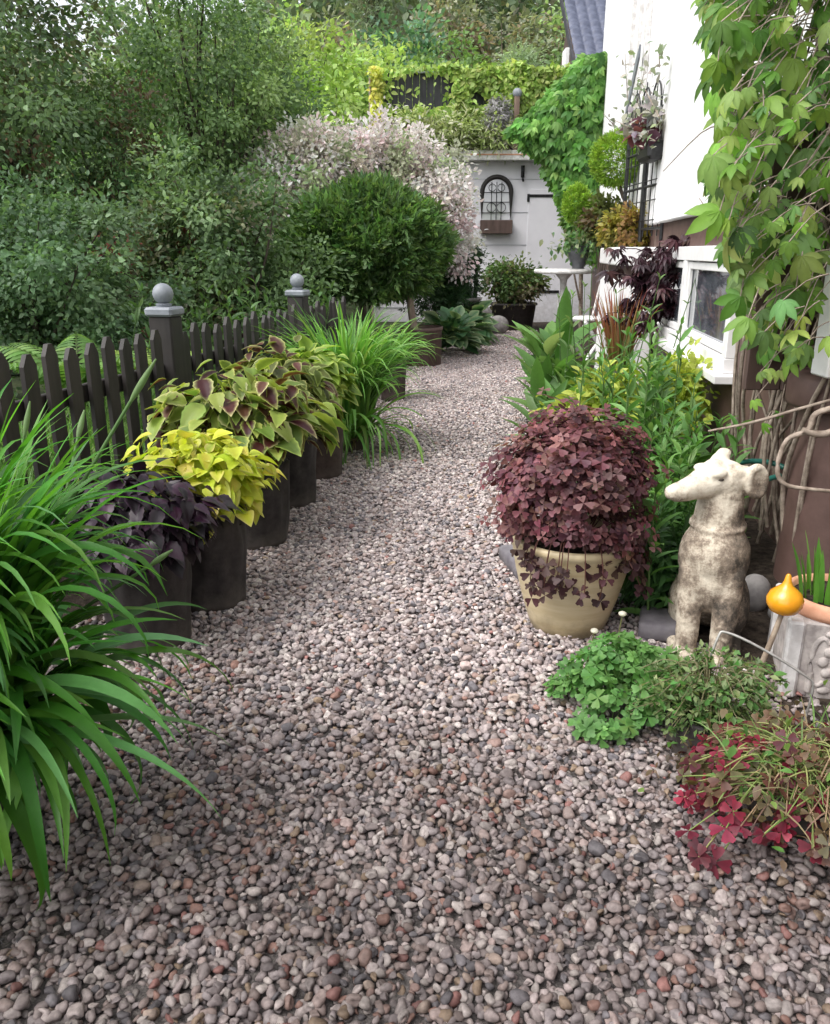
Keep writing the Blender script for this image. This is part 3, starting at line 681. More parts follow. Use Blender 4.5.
def stem_plant(name, c, label, cat, n, hr, spread, T, size, cols, mat='leaf', pairs=9, group=None, stemcol=(.08, .15, .045), el=.5, lowstart=.1, lean=.14, leafn='foliage', tip_small=.55, cols2=None):
    root = thing(name, (c[0], c[1], c[2]), label, cat, group); st = MB(); lf = MB()
    for k in range(n):
        b = np.array([c[0]+rng.normal()*spread[0], c[1]+rng.normal()*spread[1], c[2]]); h = U(*hr)
        t = b + np.array([rng.normal()*lean*h, rng.normal()*lean*h, h]); m = (b+t)/2 + np.append(rng.normal(size=2)*.03, 0)
        tube(st, [b, m, t], [.006, .005, .0025], 5, stemcol, 3, False)
        K = pairs*2; s = np.repeat(np.linspace(lowstart, 1, pairs), 2)
        pos = (1-s)[:, None]**2*b + 2*(s*(1-s))[:, None]*m + (s**2)[:, None]*t
        a = np.repeat(np.arange(pairs)*1.57+U(0, 6), 2) + np.tile([0, PI], pairs) + rng.normal(size=K)*.3
        e = el + .5*s + rng.normal(size=K)*.2
        d = np.stack([np.cos(a)*np.cos(e), np.sin(a)*np.cos(e), np.sin(e)], 1)
        scatter(lf, T, pos, d, np.array([0, 0, 1.])+rng.normal(size=(K, 3))*.25, size*(1-(1-tip_small)*s**2)*U(.75, 1.2, K), pick(cols, K, .15), None if cols2 is None else pick(cols2, K, .15))
    st.build('stems', M['leaf'], root); lf.build(leafn, M[mat], root); return root
for x, y, h, lab in [(-1.75, 7.6, .8, 'leafy weed with lance leaves left of the farther fence post'), (-1.2, 7.2, .9, 'leafy weed with lance leaves directly behind the farther fence run'), (-2.2, 7.0, .75, 'pale leafy weed between the fern and the bluish shrub')]:
    stem_plant('weed', (x, y, 0), lab, 'weed', 14, (h, h+.35), (.2, .2), T_lance, .2, [(.07, .14, .045), (.10, .19, .06)], group='weeds behind the fence')

# ------------------------------------------------------------------ garage at the end of the path
def garage():
    Y = 17.2; x0, x1 = -.9, 4.1; zt = 3.1
    root = thing('garage', (1.6, Y, 0), 'pale lilac-white garage with flat roof terrace at the end of the path', 'garage')
    mb = MB(); box(mb, (1.6, Y+2.5, zt/2), (5, 5, zt), 0, .01); mb.build('wall', M['lilac_plaster'], root, False)
    mb = MB()
    for i in range(5): box(mb, (1.6, Y-.006, .3+i*.62), (4.96, .012, .004), 0, 0)
    mb.build('board_joint', M['grey_metal'], root, False)
    mb = MB(); box(mb, (3.0, Y-.013, 1.22), (1.45, .026, 2.44+.3), 0, .006); door = mb.build('door', M['lilac_plaster'], root, False)
    mb = MB(); box(mb, (2.62, Y-.034, 2.47), (.72, .014, .055), 0, .004); box(mb, (2.27, Y-.036, 2.43), (.05, .018, .15), 0, .004); ball(mb, (2.98, Y-.035, 2.47), (.05, .02, .07), 2)
    mb.build('strap_hinge', M['black_metal'], door, False)
    mb = MB(); box(mb, (2.62, Y-.034, .62), (.72, .014, .055), 0, .004); mb.build('strap_hinge', M['black_metal'], door, False)
    mb = MB(); tube(mb, [(2.14, Y, 3.0), (2.14, Y-.1, 3.0), (2.14, Y-.12, 2.9), (2.14, Y-.07, 2.78), (2.14, Y-.13, 2.74)], .022, 8, smooth_n=4); box(mb, (2.14, Y-.012, 2.92), (.07, .024, .22), 0, .004); mb.build('hook', M['black_metal'], root)
    mb = MB(); box(mb, (1.6, Y+2.3, zt+.09), (5.3, 5.2, .18), 0, .01); mb.build('roof_slab', M['worn_white'], root, False)
    # terrace rail: dark boards on posts set back from the edge, brown shingled strip below
    mb = MB(); box(mb, (1.6, Y+.22, zt+.50), (5.0, .05, .60), 0, .004); mb.build('terrace_panel', M['brown_boards'], root, False)
    mb = MB(); x = x0+.15
    while x < x1: box(mb, (x+.07, Y+.2+U(-.004, .004), zt+1.28), (.136, .03, .62), 0, .004); x += .14
    mb.build('railing_boards', M['black_boards'], root, False)
    mb = MB(); box(mb, (1.6, Y+.2, zt+1.61), (5.1, .09, .035), 0, .005); mb.build('rail_cap', M['grey_metal'], root, False)
    mb = MB(); box(mb, (1.96, Y-.14, zt+.59), (.10, .10, 1.14), 0, .006); po = mb.build('terrace_post', M['brown_wood'], root, False)
    mb = MB(); ball(mb, (1.96, Y-.14, zt+1.2), (.09, .08, .09), 3); mb.build('post_lamp', M['grey_metal'], po)
    mb = MB(); lathe(mb, [(.08, zt+.18), (.14, zt+.4), (.13, zt+.7), (.05, zt+.9)], (1.55, Y+.1, 0), 12); tube(mb, [(.2, Y-.1, zt+.2), (2.6, Y-.1, zt+.2)], .03, 8); mb.build('gutter', M['terracotta'], root) if False else None
    mb = MB(); tube(mb, [(.6, Y-.29, zt+.1), (2.7, Y-.29, zt+.1)], .018, 8); mb.build('gutter', M['terracotta'], root)
    return root
garage()
def ivy(name, label, P, d0, size, cols, cat='climbing plant', T=T_ovate, stem_paths=(), mat='leaf', origin=(0, 0, 0), droop=.6, outw=(0, -1, 0), loose=.35, bark='twig'):
    root = thing(name, origin, label, cat); K = len(P); mb = MB()
    d = unit(np.array([0, 0, -droop]) + np.array(outw)*.35 + rng.normal(size=(K, 3))*np.array([.8, .3, .6])*.9)
    nn = unit(np.array(outw)*.9 + np.array([0, 0, .5]) + rng.normal(size=(K, 3))*loose)
    cl = 1 + .25*np.sin(P[:, 0]*5.1+P[:, 2]*3)*np.cos(P[:, 2]*6.3+P[:, 1]*4)
    scatter(mb, T, P, d, nn, size*U(.6, 1.25, K), pick(cols, K, .15)*cl[:, None]); 
    if len(stem_paths):
        st = MB()
        for s, r in stem_paths: tube(st, s, r, 6, smooth_n=4)
        st.build('stems', M[bark], root)
    mb.build('foliage', M[mat], root); return root
K = 9500
ix = np.where(rng.random(K) < .3, U(-.85, 4.1, K), U(.5, 3.9, K)); iz = np.where(rng.random(K) < .62, 4.30+.50*rng.random(K)**.75, 3.95+.4*rng.random(K))
keep = ~((ix < .75) & (ix > -.45) & (iz > 4.12) & (iz < 4.68) & (rng.random(K) < .97)) & ~((ix > 1.02) & (ix < 1.5) & (iz > 4.1) & (iz < 4.4) & (rng.random(K) < .9)) & ~((ix > 3.05) & (iz < 4.6) & (iz > 4.25) & (rng.random(K) < .8))
lump = .035*np.sin(ix*4.2)+.03*np.sin(ix*9.7+1)
Pv = np.stack([ix, 17.2+.12-.2*rng.random(K), iz+lump*(iz > 4.5)], 1)[keep]
ivy('ivy', 'dense yellow-green ivy trailing over the dark terrace railing', Pv, 0, .12, [(.27, .40, .075), (.34, .46, .11), (.20, .32, .06), (.42, .51, .16)], origin=(1.6, 17.2, 3.2), stem_paths=[([(.8, 17.38, 3.3), (.9, 17.36, 4.0), (1.2, 17.36, 4.7), (3.9, 17.38, 4.72)], .018)])
K = 900
Pv = np.stack([-.74+rng.normal(size=K)*.045, 17.1+rng.normal(size=K)*.06, U(3.2, 4.75, K)], 1)
ivy('golden_climber', 'narrow bright yellow climber up the left end of the terrace', Pv, 0, .11, [(.48, .48, .08), (.55, .55, .12), (.36, .40, .07)], origin=(-.88, 17.1, 3.2), stem_paths=[([(-.88, 17.1, 0), (-.88, 17.1, 3), (-.86, 17.1, 4.6)], .025)])
tree('terrace_shrub', 'greyish green trailing shrub under the terrace railing', 'shrub', (.9, 17.0, 3.28), [(.5, 16.95, 3.62, .95, .22, .42, 60), (1.55, 17.0, 3.55, .5, .2, .35, 25)], T_lance, .12, 60, [(.34, .42, .18), (.42, .46, .26), (.26, .34, .12), (.56, .55, .44)], None, .02, .22)
mb = MB(); tree('silver_plume', 'fluffy greyish white plume plant left of the terrace post', 'plant', (1.62, 16.95, 3.28), [(1.6, 16.98, 3.85, .2, .12, .42, 26)], T_lance, .09, 70, [(.5, .48, .5), (.58, .56, .57), (.4, .38, .4)], None, .015, .14, mat='petal')
# bright Virginia creeper at the garage corner
K = 3000; t = rng.random(K)
cz = 1.35 + 3.15*t; halfw = np.interp(cz, [1.3, 1.9, 2.6, 3.4, 3.9, 4.5], [.2, .34, .5, .95, .62, .18]); mid = np.interp(cz, [1.3, 2.2, 3.0, 3.4, 4.0, 4.5], [3.1, 3.02, 2.85, 2.55, 2.85, 2.98])
cx = mid + halfw*U(-1, 1, K); cy = 15.2 - .5*np.sqrt(np.maximum(0, 1-((cx-mid)/halfw)**2))*U(.3, 1, K)
ivy('virginia_creeper', 'bright green five-leaflet creeper spilling over the garage corner', np.stack([cx, cy, cz], 1), 0, .19, [(.11, .27, .05), (.16, .35, .07), (.08, .2, .045), (.22, .40, .11)], T=T_palm, origin=(3, 15.2, 0), droop=.9,
    stem_paths=[([(3.1, 15.3, 0), (3.0, 15.2, 1.4), (2.9, 15.1, 2.6), (2.7, 15.1, 3.6), (2.9, 15.1, 4.3)], .04), ([(3.0, 15.2, 2), (2.5, 15.05, 2.9), (2.0, 15, 3.4)], .025), ([(3.05, 15.25, .5), (2.8, 15, 1.3), (2.75, 15, 2)], .02)])
# arched leaded ornament on the garage
def arch_orn():
    Y = 17.18; xc = 1.63; w = .29; zb = 1.98; zs = 2.53
    root = thing('arched_wall_mirror', (xc, Y, 1.8), 'arched dark-framed mirror with wire tracery and a planter box, on the garage wall', 'wall ornament')
    a = np.linspace(0, PI, 17); out = [(-w, zb)] + [(-w*math.cos(t), zs+w*math.sin(t)) for t in a] + [(w, zb)]
    mb = MB(); prism(mb, out, .012, ((xc, Y-.012, 0), (1, 0, 0), (0, 0, 1), (0, 1, 0))); mb.build('mirror', M['mirror'], root, False)
    mb = MB(); pts = [(xc+u, Y-.03, z) for u, z in out]; tube(mb, pts, .045, 8); mb.build('frame', M['fence'], root)
    mb = MB()
    for u in (-.1, .0, .1): tube(mb, [(xc+u, Y-.03, zb), (xc+u, Y-.03, zs+.2)], .008, 5)
    for z in (2.15, 2.35, 2.53): tube(mb, [(xc-w, Y-.032, z), (xc+w, Y-.032, z)], .008, 5)
    for s_ in (-1, 1):
        tube(mb, [(xc+s_*(.1+.09*math.cos(t)), Y-.034, 2.25+.09*math.sin(t)) for t in np.linspace(0, 2*PI, 13)], .007, 5)
        tube(mb, [(xc+s_*(.09+.07*math.cos(t)), Y-.034, 2.62+.07*math.sin(t)) for t in np.linspace(0, 2*PI, 13)], .007, 5)
    mb.build('tracery', M['black_metal'], root)
    mb = MB(); box(mb, (xc, Y-.1, 1.88), (.64, .2, .26), 0, .01); mb.build('planter_box', M['brown_boards'], root, False)
arch_orn()

# neighbour's house with glazed tiles
def neighbour():
    root = thing('neighbour_house', (6.5, 24, 0), 'distant house corner with blue-grey glazed tile roof and dark gable', 'house')
    ex, ey, ez = 4.36, 24.0, 5.95; slope = .84; run = 3.6; w = 5
    mb = MB(); nu, nv = 200, 60; us = np.linspace(0, w, nu); vs = np.linspace(0, run, nv)
    UU, VV = np.meshgrid(us, vs); course = (VV/.30) % 1
    Z = ez + VV*slope + .035*np.abs(np.sin(UU*PI/.30))**.7*1.8 + .08*(1-course)
    mb.add(np.stack([ex+UU, ey+VV, Z], -1).reshape(-1, 3), np.array([[j*nu+i, j*nu+i+1, (j+1)*nu+i+1, (j+1)*nu+i] for j in range(nv-1) for i in range(nu-1)]))
    mb.build('roof', M['tile'], root)
    mb = MB(); fr = ((ex-.03, ey, 0), (0, 1, 0), (0, 0, 1), (-.04, 0, 0)); prism(mb, [(-.05, ez-.22), (run, ez-.22+run*slope), (run, ez+.06+run*slope), (-.05, ez+.02)], 1, fr); mb.build('bargeboard', M['black_boards'], root, False)
    mb = MB(); box(mb, (ex+2.7, ey+3.6, 2.8), (4.7, 6.6, 5.6), 0, .01); 
    prism(mb, [(.35, 5.6), (6.85, 5.6), (run, 5.75+run*slope)], .2, ((ex+.37, ey, 0), (0, 1, 0), (0, 0, 1), (1, 0, 0))); mb.build('wall', M['brown_boards'], root, False)
    mb = MB(); box(mb, (ex-.12, ey+1.35, 5.6), (.12, .5, 2.4), 0, .01); mb.build('corner_board', M['white_paint'], root, False)
neighbour()

# ------------------------------------------------------------------ white house on the right
WD = unit(np.array([.13, 1.0])); WN = np.array([-WD[1], WD[0]]); WA = math.atan2(WD[1], WD[0])
def wp(y, out=0): return np.array([wallx(y), y]) + WN*out
def wbox(mb, y0, y1, z0, z1, o0, o1, bev=.004):
    a = wp(y0); b = wp(y1); L = np.linalg.norm(b-a); c = (a+b)/2 + WN*(o0+o1)/2
    return box(mb, (c[0], c[1], (z0+z1)/2), (L, o1-o0, z1-z0), WA, bev)
def house():
    root = thing('white_house', (wallx(8), 8, 0), 'white rendered house wall with brown plinth along the right side', 'house')
    mb = MB(); wbox(mb, -2, 15.9, 1.66, 9, -4, .06, .01); mb.build('wall', M['plaster'], root, False)
    mb = MB(); wbox(mb, -1.98, 15.88, 0, 1.66, -3.9, 0, .0); mb.build('plinth', M['brown_paint'], root, False)
    # basement window, white frame with two lights
    mb = MB(); y0, y1, z0, z1 = 4.85, 7.75, .70, 1.44
    wbox(mb, y0, y1, z1-.1, z1, .002, .07); wbox(mb, y0, y1, z0, z0+.09, .002, .075)
    wbox(mb, y0-.1, y1+.1, z0-.05, z0-.002, .002, .14)
    for a, b in ((y0, y0+.1), (6.34, 6.47), (y1-.1, y1)): wbox(mb, a, b, z0+.091, z1-.101, .002, .068)
    win = mb.build('basement_window', M['white_paint'], root, False)
    for a, b in ((y0+.1, 6.34), (6.47, y1-.1)):
        mb = MB(); wbox(mb, a, b, z0+.09, z1-.1, .004, .02, 0); mb.build('pane', M['glass'], win, False)
        mb = MB(); wbox(mb, a+.01, a+.06, z0+.1, z1-.11, .022, .05); wbox(mb, b-.06, b-.01, z0+.1, z1-.11, .022, .05); wbox(mb, a+.06, b-.06, z1-.16, z1-.11, .022, .05); wbox(mb, a+.06, b-.06, z0+.1, z0+.15, .022, .05); mb.build('sash', M['white_paint'], win, False)
    # tall upstairs window beside the trellis
    mb = MB()
    for a, b in ((9.55, 9.63), (10.9, 11.0)): wbox(mb, a, b, 2.95, 5.2, .062, .12)
    wbox(mb, 9.5, 11.05, 2.87, 2.949, .062, .16); wbox(mb, 10.2, 10.27, 2.95, 5.2, .064, .11)
    up = mb.build('upper_window', M['worn_white'], root, False)
    mb = MB(); wbox(mb, 9.63, 10.9, 2.95, 5.2, .0615, .075, 0); mb.build('pane', M['white_paint'], up, False)
    # porch corner pillar with ledge, dark boarding and white corner board
    mb = MB(); c = (1.84, 3.24); lathe(mb, [(.01, 0), (.255, 0), (.25, .02), (.245, .80)], (c[0], c[1], 0), 40); mb.build('pillar_base', M['brown_paint'], root)
    mb = MB(); lathe(mb, [(.24, .801), (.30, .802), (.305, .82), (.305, .90), (.29, .93), (.26, .94), (.01, .95)], (c[0], c[1], 0), 40); mb.build('pillar_ledge', M['brown_paint'], root)
    mb = MB()
    for k in range(6): box(mb, (1.44+k*.075, 3.42-.01*k+.004*(k % 2), 1.4), (.072, .03, 1.12), 0, .004)
    mb.build('boarding', M['brown_boards'], root, False)
    mb = MB(); box(mb, (1.60, 3.06, 2.06), (.13, .13, 2.22), 0, .006); mb.build('corner_board', M['white_paint'], root, False)
    return root
house()
def bracket():
    a = wp(10.2, .07); root = thing('flag_bracket', (a[0], a[1], 2.9), 'slanted grey vane fixed to the white wall above the trellis', 'bracket')
    mb = MB(); p0 = np.array([wp(10.6, .1)[0]-.06, 10.6, 2.78]); p1 = np.array([wp(9.5, .16)[0], 9.5, 3.28]); d = p1-p0
    s = np.cross(d, [0, 1, .2]); s = s/np.linalg.norm(s)
    prism(mb, [(0, -.02), (.25, .02), (1, .10), (1.02, .24), (.78, .27), (.2, .13)], .02, (p0, d, np.array([0, .05, .75]), (-1, 0, 0))); mb.build('vane', M['grey_metal'], root, False)
    mb = MB(); tube(mb, [wp(10.3, .05).tolist()+[2.95], [p0[0]+d[0]*.4, p0[1]+d[1]*.4, p0[2]+d[2]*.4+.05]], .012, 6); mb.build('arm', M['black_metal'], root)
bracket()
def trellis():
    y0, y1 = 8.0, 9.35; a = wp(9, .12); root = thing('trellis', (a[0], a[1], 1.5), 'black metal trellis with arched top fixed to the white wall', 'trellis')
    o = .14; bars = MB()
    def P(y, z, oo=o): return (2.33-.03*(y-8)-(oo-o), y, z)
    mb = MB()
    for y in (y0, (y0+y1)/2, y1): tube(mb, [P(y, 1.5), P(y, 2.72)], .022, 6)
    for z in (1.62, 2.02, 2.36, 2.70): tube(mb, [P(y0, z), P(y1, z)], .014, 6)
    mb.build('frame', M['black_metal'], root)
    mb = MB()
    for y in np.linspace(y0, y1, 10)[1:-1]: tube(mb, [P(y, 1.55), P(y, 2.7)], .007, 5)
    for z in np.linspace(1.7, 2.62, 6): tube(mb, [P(y0, z, o+.01), P(y1, z, o+.01)], .006, 5)
    mb.build('grid', M['black_metal'], root)
    mb = MB()
    for k in range(4):
        ya = y0 + (y1-y0)*k/4; yb = ya + (y1-y0)/4
        tube(mb, [P((ya+yb)/2 - (yb-ya)/2*.9*math.cos(t), 2.71+.24*math.sin(t)) for t in np.linspace(0, PI, 11)], .009, 5)
        tube(mb, [P((ya+yb)/2, 2.71), P((ya+yb)/2, 3.0)], .006, 5)
    mb.build('arches', M['black_metal'], root)
    # hanging trough with silver leaves
    c = np.array([2.235, 8.25]); t2 = thing('hanging_trough', (c[0], c[1], 2.2), 'black wall trough of silver and maroon leaves hung on the trellis', 'planter')
    mb = MB(); box(mb, (2.235, 8.25, 2.30), (.17, .42, .16), 0, .03); mb.build('trough', M['black_metal'], t2, False)
    mb = MB(); K = 130; pos = np.stack([c[0]+rng.normal(size=K)*.10, c[1]+rng.normal(size=K)*.13, 2.41+np.abs(rng.normal(size=K))*.15], 1)
    scatter(mb, T_heart, pos, rdir(K)+np.array([-.3, -.4, -.2]), rdir(K)*.5+np.array([-.3, -.4, .8]), U(.07, .15, K), pick([(.42, .40, .40), (.30, .28, .3), (.10, .03, .05), (.14, .05, .07), (.5, .48, .46)], K)); mb.build('foliage', M['leaf'], t2)
trellis()

# ------------------------------------------------------------------ terrace corner: low white wall, table, chair, topiary
def low_wall():
    root = thing('raised_planter', (2.3, 8.7, 0), 'white raised masonry planter with a brown recessed band below the topiary', 'planter')
    mb = MB(); box(mb, (2.36, 8.9, 1.36), (.62, 1.9, .17), -.13, .012); mb.build('coping', M['white_paint'], root, False)
    mb = MB(); box(mb, (2.38, 8.9, 1.21), (.46, 1.7, .129), -.13, .004); mb.build('band', M['brown_boards'], root, False)
    mb = MB(); box(mb, (2.36, 8.9, .572), (.58, 1.86, 1.14), -.13, .012); mb.build('body', M['plaster'], root, False)
low_wall()
def table():
    c = np.array([1.98, 11.1]); root = thing('garden_table', (c[0], c[1], 0), 'ornate white round metal table in front of the garage door', 'table')
    mb = MB(); lathe(mb, [(.005, 1.13), (.38, 1.13), (.395, 1.145), (.395, 1.175), (.37, 1.185), (.005, 1.185)], (c[0], c[1], 0), 40); mb.build('top', M['worn_white'], root)
    mb = MB(); lathe(mb, [(.12, 1.129), (.05, 1.05), (.035, .9), (.07, .75), (.04, .6), (.05, .35)], (c[0], c[1], 0), 18); mb.build('pedestal', M['worn_white'], root)
    for k in range(3):
        a = k*2.094+.4; e = np.array([math.cos(a), math.sin(a)])
        mb = MB(); tube(mb, [np.append(c+e*.02, .42), np.append(c+e*.18, .34), np.append(c+e*.28, .12), np.append(c+e*.36, .016)], [.03, .026, .022, .02], 8, smooth_n=4); mb.build('leg', M['worn_white'], root)
    c = np.array([2.14, 10.2]); r2 = thing('garden_chair', (c[0], c[1], 0), 'white slatted garden chair with slanting legs right of the path end', 'chair')
    a = .5; e = np.array([math.cos(a), math.sin(a), 0]); s = np.array([-math.sin(a), math.cos(a), 0]); c3 = np.append(c, 0)
    mb = MB()
    for k in range(5): box(mb, c3+e*(-.18+.09*k)+np.array([0, 0, .62]), (.075, .48, .022), a, .004)
    mb.build('seat', M['worn_white'], r2, False)
    mb = MB()
    for k in range(4): tube(mb, [c3+e*.24+s*(-.18+.12*k)+np.array([0, 0, .62]), c3+e*.36+s*(-.18+.12*k)+np.array([0, 0, 1.12])], .018, 6)
    tube(mb, [c3+e*.36+s*-.24+np.array([0, 0, 1.13]), c3+e*.37+np.array([0, 0, 1.18]), c3+e*.36+s*.24+np.array([0, 0, 1.13])], .022, 6, smooth_n=3)
    mb.build('backrest', M['worn_white'], r2)
    for sg in (-1, 1):
        for q0, q1 in ((-.28, .24), (.28, -.22)):
            mb = MB(); p0 = c3+e*q0+s*.22*sg+np.array([0, 0, .01]); p1 = c3+e*q1+s*.22*sg+np.array([0, 0, .6]); d = p1-p0
            tube(mb, [p0, p1], .024, 6); mb.build('leg', M['white_paint'], r2)
table()
def fuzz(root, c, rad, K, size, cols, T=T_spray, part='foliage'):
    mb = MB(); o = rdir(K); pos = np.array(c) + o*np.array(rad)*(.82+.18*rng.random(K))[:, None]
    scatter(mb, T, pos, o*.9+rng.normal(size=(K, 3))*.45+np.array([0, 0, .2]), rng.normal(size=(K, 3))+o*.2, size*U(.7, 1.3, K), pick(cols, K, .15)); mb.build(part, M['leaf'], root)
LG = [(.25, .40, .05), (.31, .47, .07), (.19, .33, .04)]
r = thing('topiary_ball', (2.42, 9.6, 1.445), 'round lime-green topiary ball on a dark bent stem, standing on the white planter', 'topiary')
fuzz(r, (2.3, 9.9, 2.40), (.265, .265, .265), 2600, .075, LG)
mb = MB(); tube(mb, [(2.42, 9.6, 1.45), (2.50, 9.65, 1.7), (2.42, 9.8, 1.92), (2.31, 9.9, 2.2)], [.03, .026, .024, .022], 8, smooth_n=5); mb.build('stem', M['bark'], r)
r = thing('topiary_cone', (2.08, 11.0, 1.19), 'lime-green egg-shaped topiary in a dark grey pot on the white table', 'topiary')
fuzz(r, (2.08, 11.0, 1.98), (.15, .15, .22), 1500, .07, LG)
fuzz(r, (2.29, 11.0, 1.86), (.17, .16, .2), 1100, .07, [(.13, .22, .035), (.17, .26, .05)], part='side_foliage')
mb = MB(); lathe(mb, [(.01, 1.191), (.085, 1.192), (.075, 1.21), (.13, 1.32), (.145, 1.42), (.125, 1.46), (.14, 1.475), (.12, 1.478), (.11, 1.44)], (2.14, 10.98, 0), 28); mb.build('pot', M['grey_pot'], r)
mb = MB(); tube(mb, [(2.14, 10.98, 1.43), (2.1, 11, 1.6), (2.08, 11.0, 1.9)], .016, 6, smooth_n=3); tube(mb, [(2.14, 10.98, 1.43), (2.25, 11, 1.6), (2.29, 11.0, 1.8)], .014, 6, smooth_n=3); mb.build('stem', M['bark'], r)
mb = MB(); K = 260; pos = np.array([2.14, 10.9, 1.5])+rng.normal(size=(K, 3))*np.array([.17, .12, .09]); scatter(mb, T_ovate, pos, rdir(K)+np.array([0, -.3, -.4]), rdir(K)*.6+np.array([0, -.5, .8]), U(.06, .1, K), pick([(.07, .14, .06), (.28, .33, .2), (.10, .18, .07)], K)); mb.build('trailing_foliage', M['leaf'], r)
tree('golden_shrub', 'yellowish bronze low shrub on the white planter under the topiary ball', 'shrub', (2.38, 9.0, 1.445), [(2.32, 9.0, 1.62, .30, .26, .17, 34)], T_ovate, .06, 70, [(.30, .25, .05), (.36, .32, .08), (.2, .2, .05), (.22, .13, .05)], None, .012, .12)
tree('bronze_shrub', 'dark bronze leafy shrub between the topiary ball and the cone', 'shrub', (2.32, 10.3, 0), [(2.30, 10.2, 1.80, .22, .2, .22, 26)], T_ovate, .07, 55, [(.10, .12, .04), (.12, .08, .04), (.14, .17, .06)], None, .014, .12)
# purple maple
def maple():
    root = thing('purple_maple', (2.05, 7.0, 0), 'slender dark purple lace-leaf maple in front of the basement window', 'small tree'); st = MB(); lf = MB()
    b = np.array([2.05, 7.0, 0]); tips = []
    tube(st, [b, b+[0, 0, .5], b+[-.03, 0, 1.0], b+[-.02, 0, 1.5]], [.02, .016, .012, .006], 7, (.03, .012, .018), 4)
    for k in range(26):
        z0 = U(.75, 1.45); az = U(0, 2*PI); l = U(.14, .42); e = np.array([math.cos(az)*l, math.sin(az)*l*.8, U(.05, .24)])
        p0 = b + np.array([-.02, 0, z0]); tube(st, [p0, p0+e*.5+[0, 0, .05], p0+e], [.006, .005, .0025], 5, (.03, .012, .018), 3, False)
        for s in np.linspace(.35, 1, 6): tips.append(p0+e*s+rng.normal(size=3)*.02)
    tube(st, [b+[0, 0, 1.2], b+[.2, -.2, 1.5], b+[.42, -.6, 1.86]], [.007, .006, .003], 5, (.03, .012, .018), 3, False)
    for s in np.linspace(.2, 1, 9): tips.append(b+np.array([.42*s, -.6*s, 1.22+.62*s]))
    P_ = np.repeat(np.array(tips), 3, 0); K = len(P_)
    scatter(lf, T_maple, P_+rng.normal(size=(K, 3))*.02, unit(rng.normal(size=(K, 3))*np.array([1, 1, .4])+np.array([0, 0, -.35])), np.array([0, -.2, 1.])+rng.normal(size=(K, 3))*.35, U(.08, .15, K), pick([(.035, .014, .022), (.05, .018, .028), (.028, .012, .018), (.075, .03, .035)], K))
    st.build('stem', M['dark_leaf'], root); lf.build('foliage', M['dark_leaf'], root)
maple()
# red-tipped grass in its pot
def redgrass():
    c = (1.78, 7.1); root = thing('red_blade_grass', (c[0], c[1], 0), 'upright red-tipped grass in front of the white planter', 'ornamental grass')
    grow_bag(root, (c[0], c[1], 0), .15, .42, M['bag_brown'], 3)
    mb = MB(); K = 150; a = U(0, 2*PI, K); base = np.stack([c[0]+np.cos(a)*.10*rng.random(K), c[1]+np.sin(a)*.1*rng.random(K), np.full(K, .40)], 1)
    blades(mb, base, a, U(1.2, 1.55, K), U(.05, .5, K), U(.45, .78, K), U(.012, .022, K), pick([(.16, .24, .05), (.2, .2, .06)], K), pick([(.34, .075, .055), (.42, .14, .10), (.30, .05, .05), (.5, .3, .2)], K), 8); mb.build('leaves', M['leaf'], root)
redgrass()

# ------------------------------------------------------------------ right bed planting
LB_ = [(.11, .22, .06), (.15, .28, .085), (.09, .19, .05), (.20, .31, .13)]
def lance_rosette(c, label, n, L, w, seed=0, group='broad lance-leaf clumps in the right bed'):
    root = thing('lance_leaf_plant', (c[0], c[1], 0), label, 'plant', group); mb = MB(); st = MB()
    K = n; a = U(0, 2*PI, K); z = U(.05, .85, K)*L
    base = np.stack([c[0]+np.cos(a)*.05+rng.normal(size=K)*.07, c[1]+np.sin(a)*.05+rng.normal(size=K)*.07, z], 1)
    e = U(.45, 1.4, K); d = np.stack([np.cos(a)*np.cos(e), np.sin(a)*np.cos(e), np.sin(e)], 1)
    scatter(mb, T_lance, base, d, np.array([0, 0, 1.])+rng.normal(size=(K, 3))*.2, U(.65, 1.15, K)*L, pick(LB_, K, .15), None, U(.9, 1.25, K)*w)
    for k in range(5):
        b = np.array([c[0]+rng.normal()*.06, c[1]+rng.normal()*.06, 0]); tube(st, [b, b+[rng.normal()*.04, rng.normal()*.04, L*.7]], [.009, .006], 6, (.11, .2, .06))
    st.build('stems', M['leaf'], root); mb.build('foliage', M['gloss_leaf'], root)
lance_rosette((1.00, 5.6), 'green lance-leaf clump reaching furthest over the gravel, behind the purple mound', 36, .44, .85)
lance_rosette((1.22, 6.6), 'pale lance-leaf clump farther back, left of the red-tipped grass', 42, .46, 1.2)
lance_rosette((1.38, 5.5), 'lance-leaf clump right of the gravel edge, below the red-tipped grass', 34, .44, .85)
lance_rosette((1.40, 8.0), 'small lance-leaf clump by the white chair, farthest along the bed', 44, .56, 1.1)
for x, y, h, n_, lab in [(1.12, 4.0, .70, 20, 'tall leafy green stems between the purple mound and the stone dog'), (1.36, 4.7, .78, 15, 'tall leafy stems in front of the basement window'), (1.12, 3.35, .35, 22, 'shorter leafy stems close behind the stone dog'), (1.3, 3.7, .5, 18, 'leafy stems just above the head of the stone dog')]:
    stem_plant('leafy_perennial', (x, y, 0), lab, 'plant', n_, (h, h+.25), (.14, .17), T_lance, .165, [(.10, .23, .05), (.13, .28, .07), (.08, .19, .045), (.17, .31, .10)], group='tall green perennials in the right bed', pairs=11, lean=.07, stemcol=(.13, .22, .07))
stem_plant('flower_stem', (1.45, 6.1, 0), 'thin tall stems with dry buds rising over the bed', 'plant', 9, (.95, 1.3), (.3, .4), T_lance, .13, [(.12, .2, .07)], pairs=6)
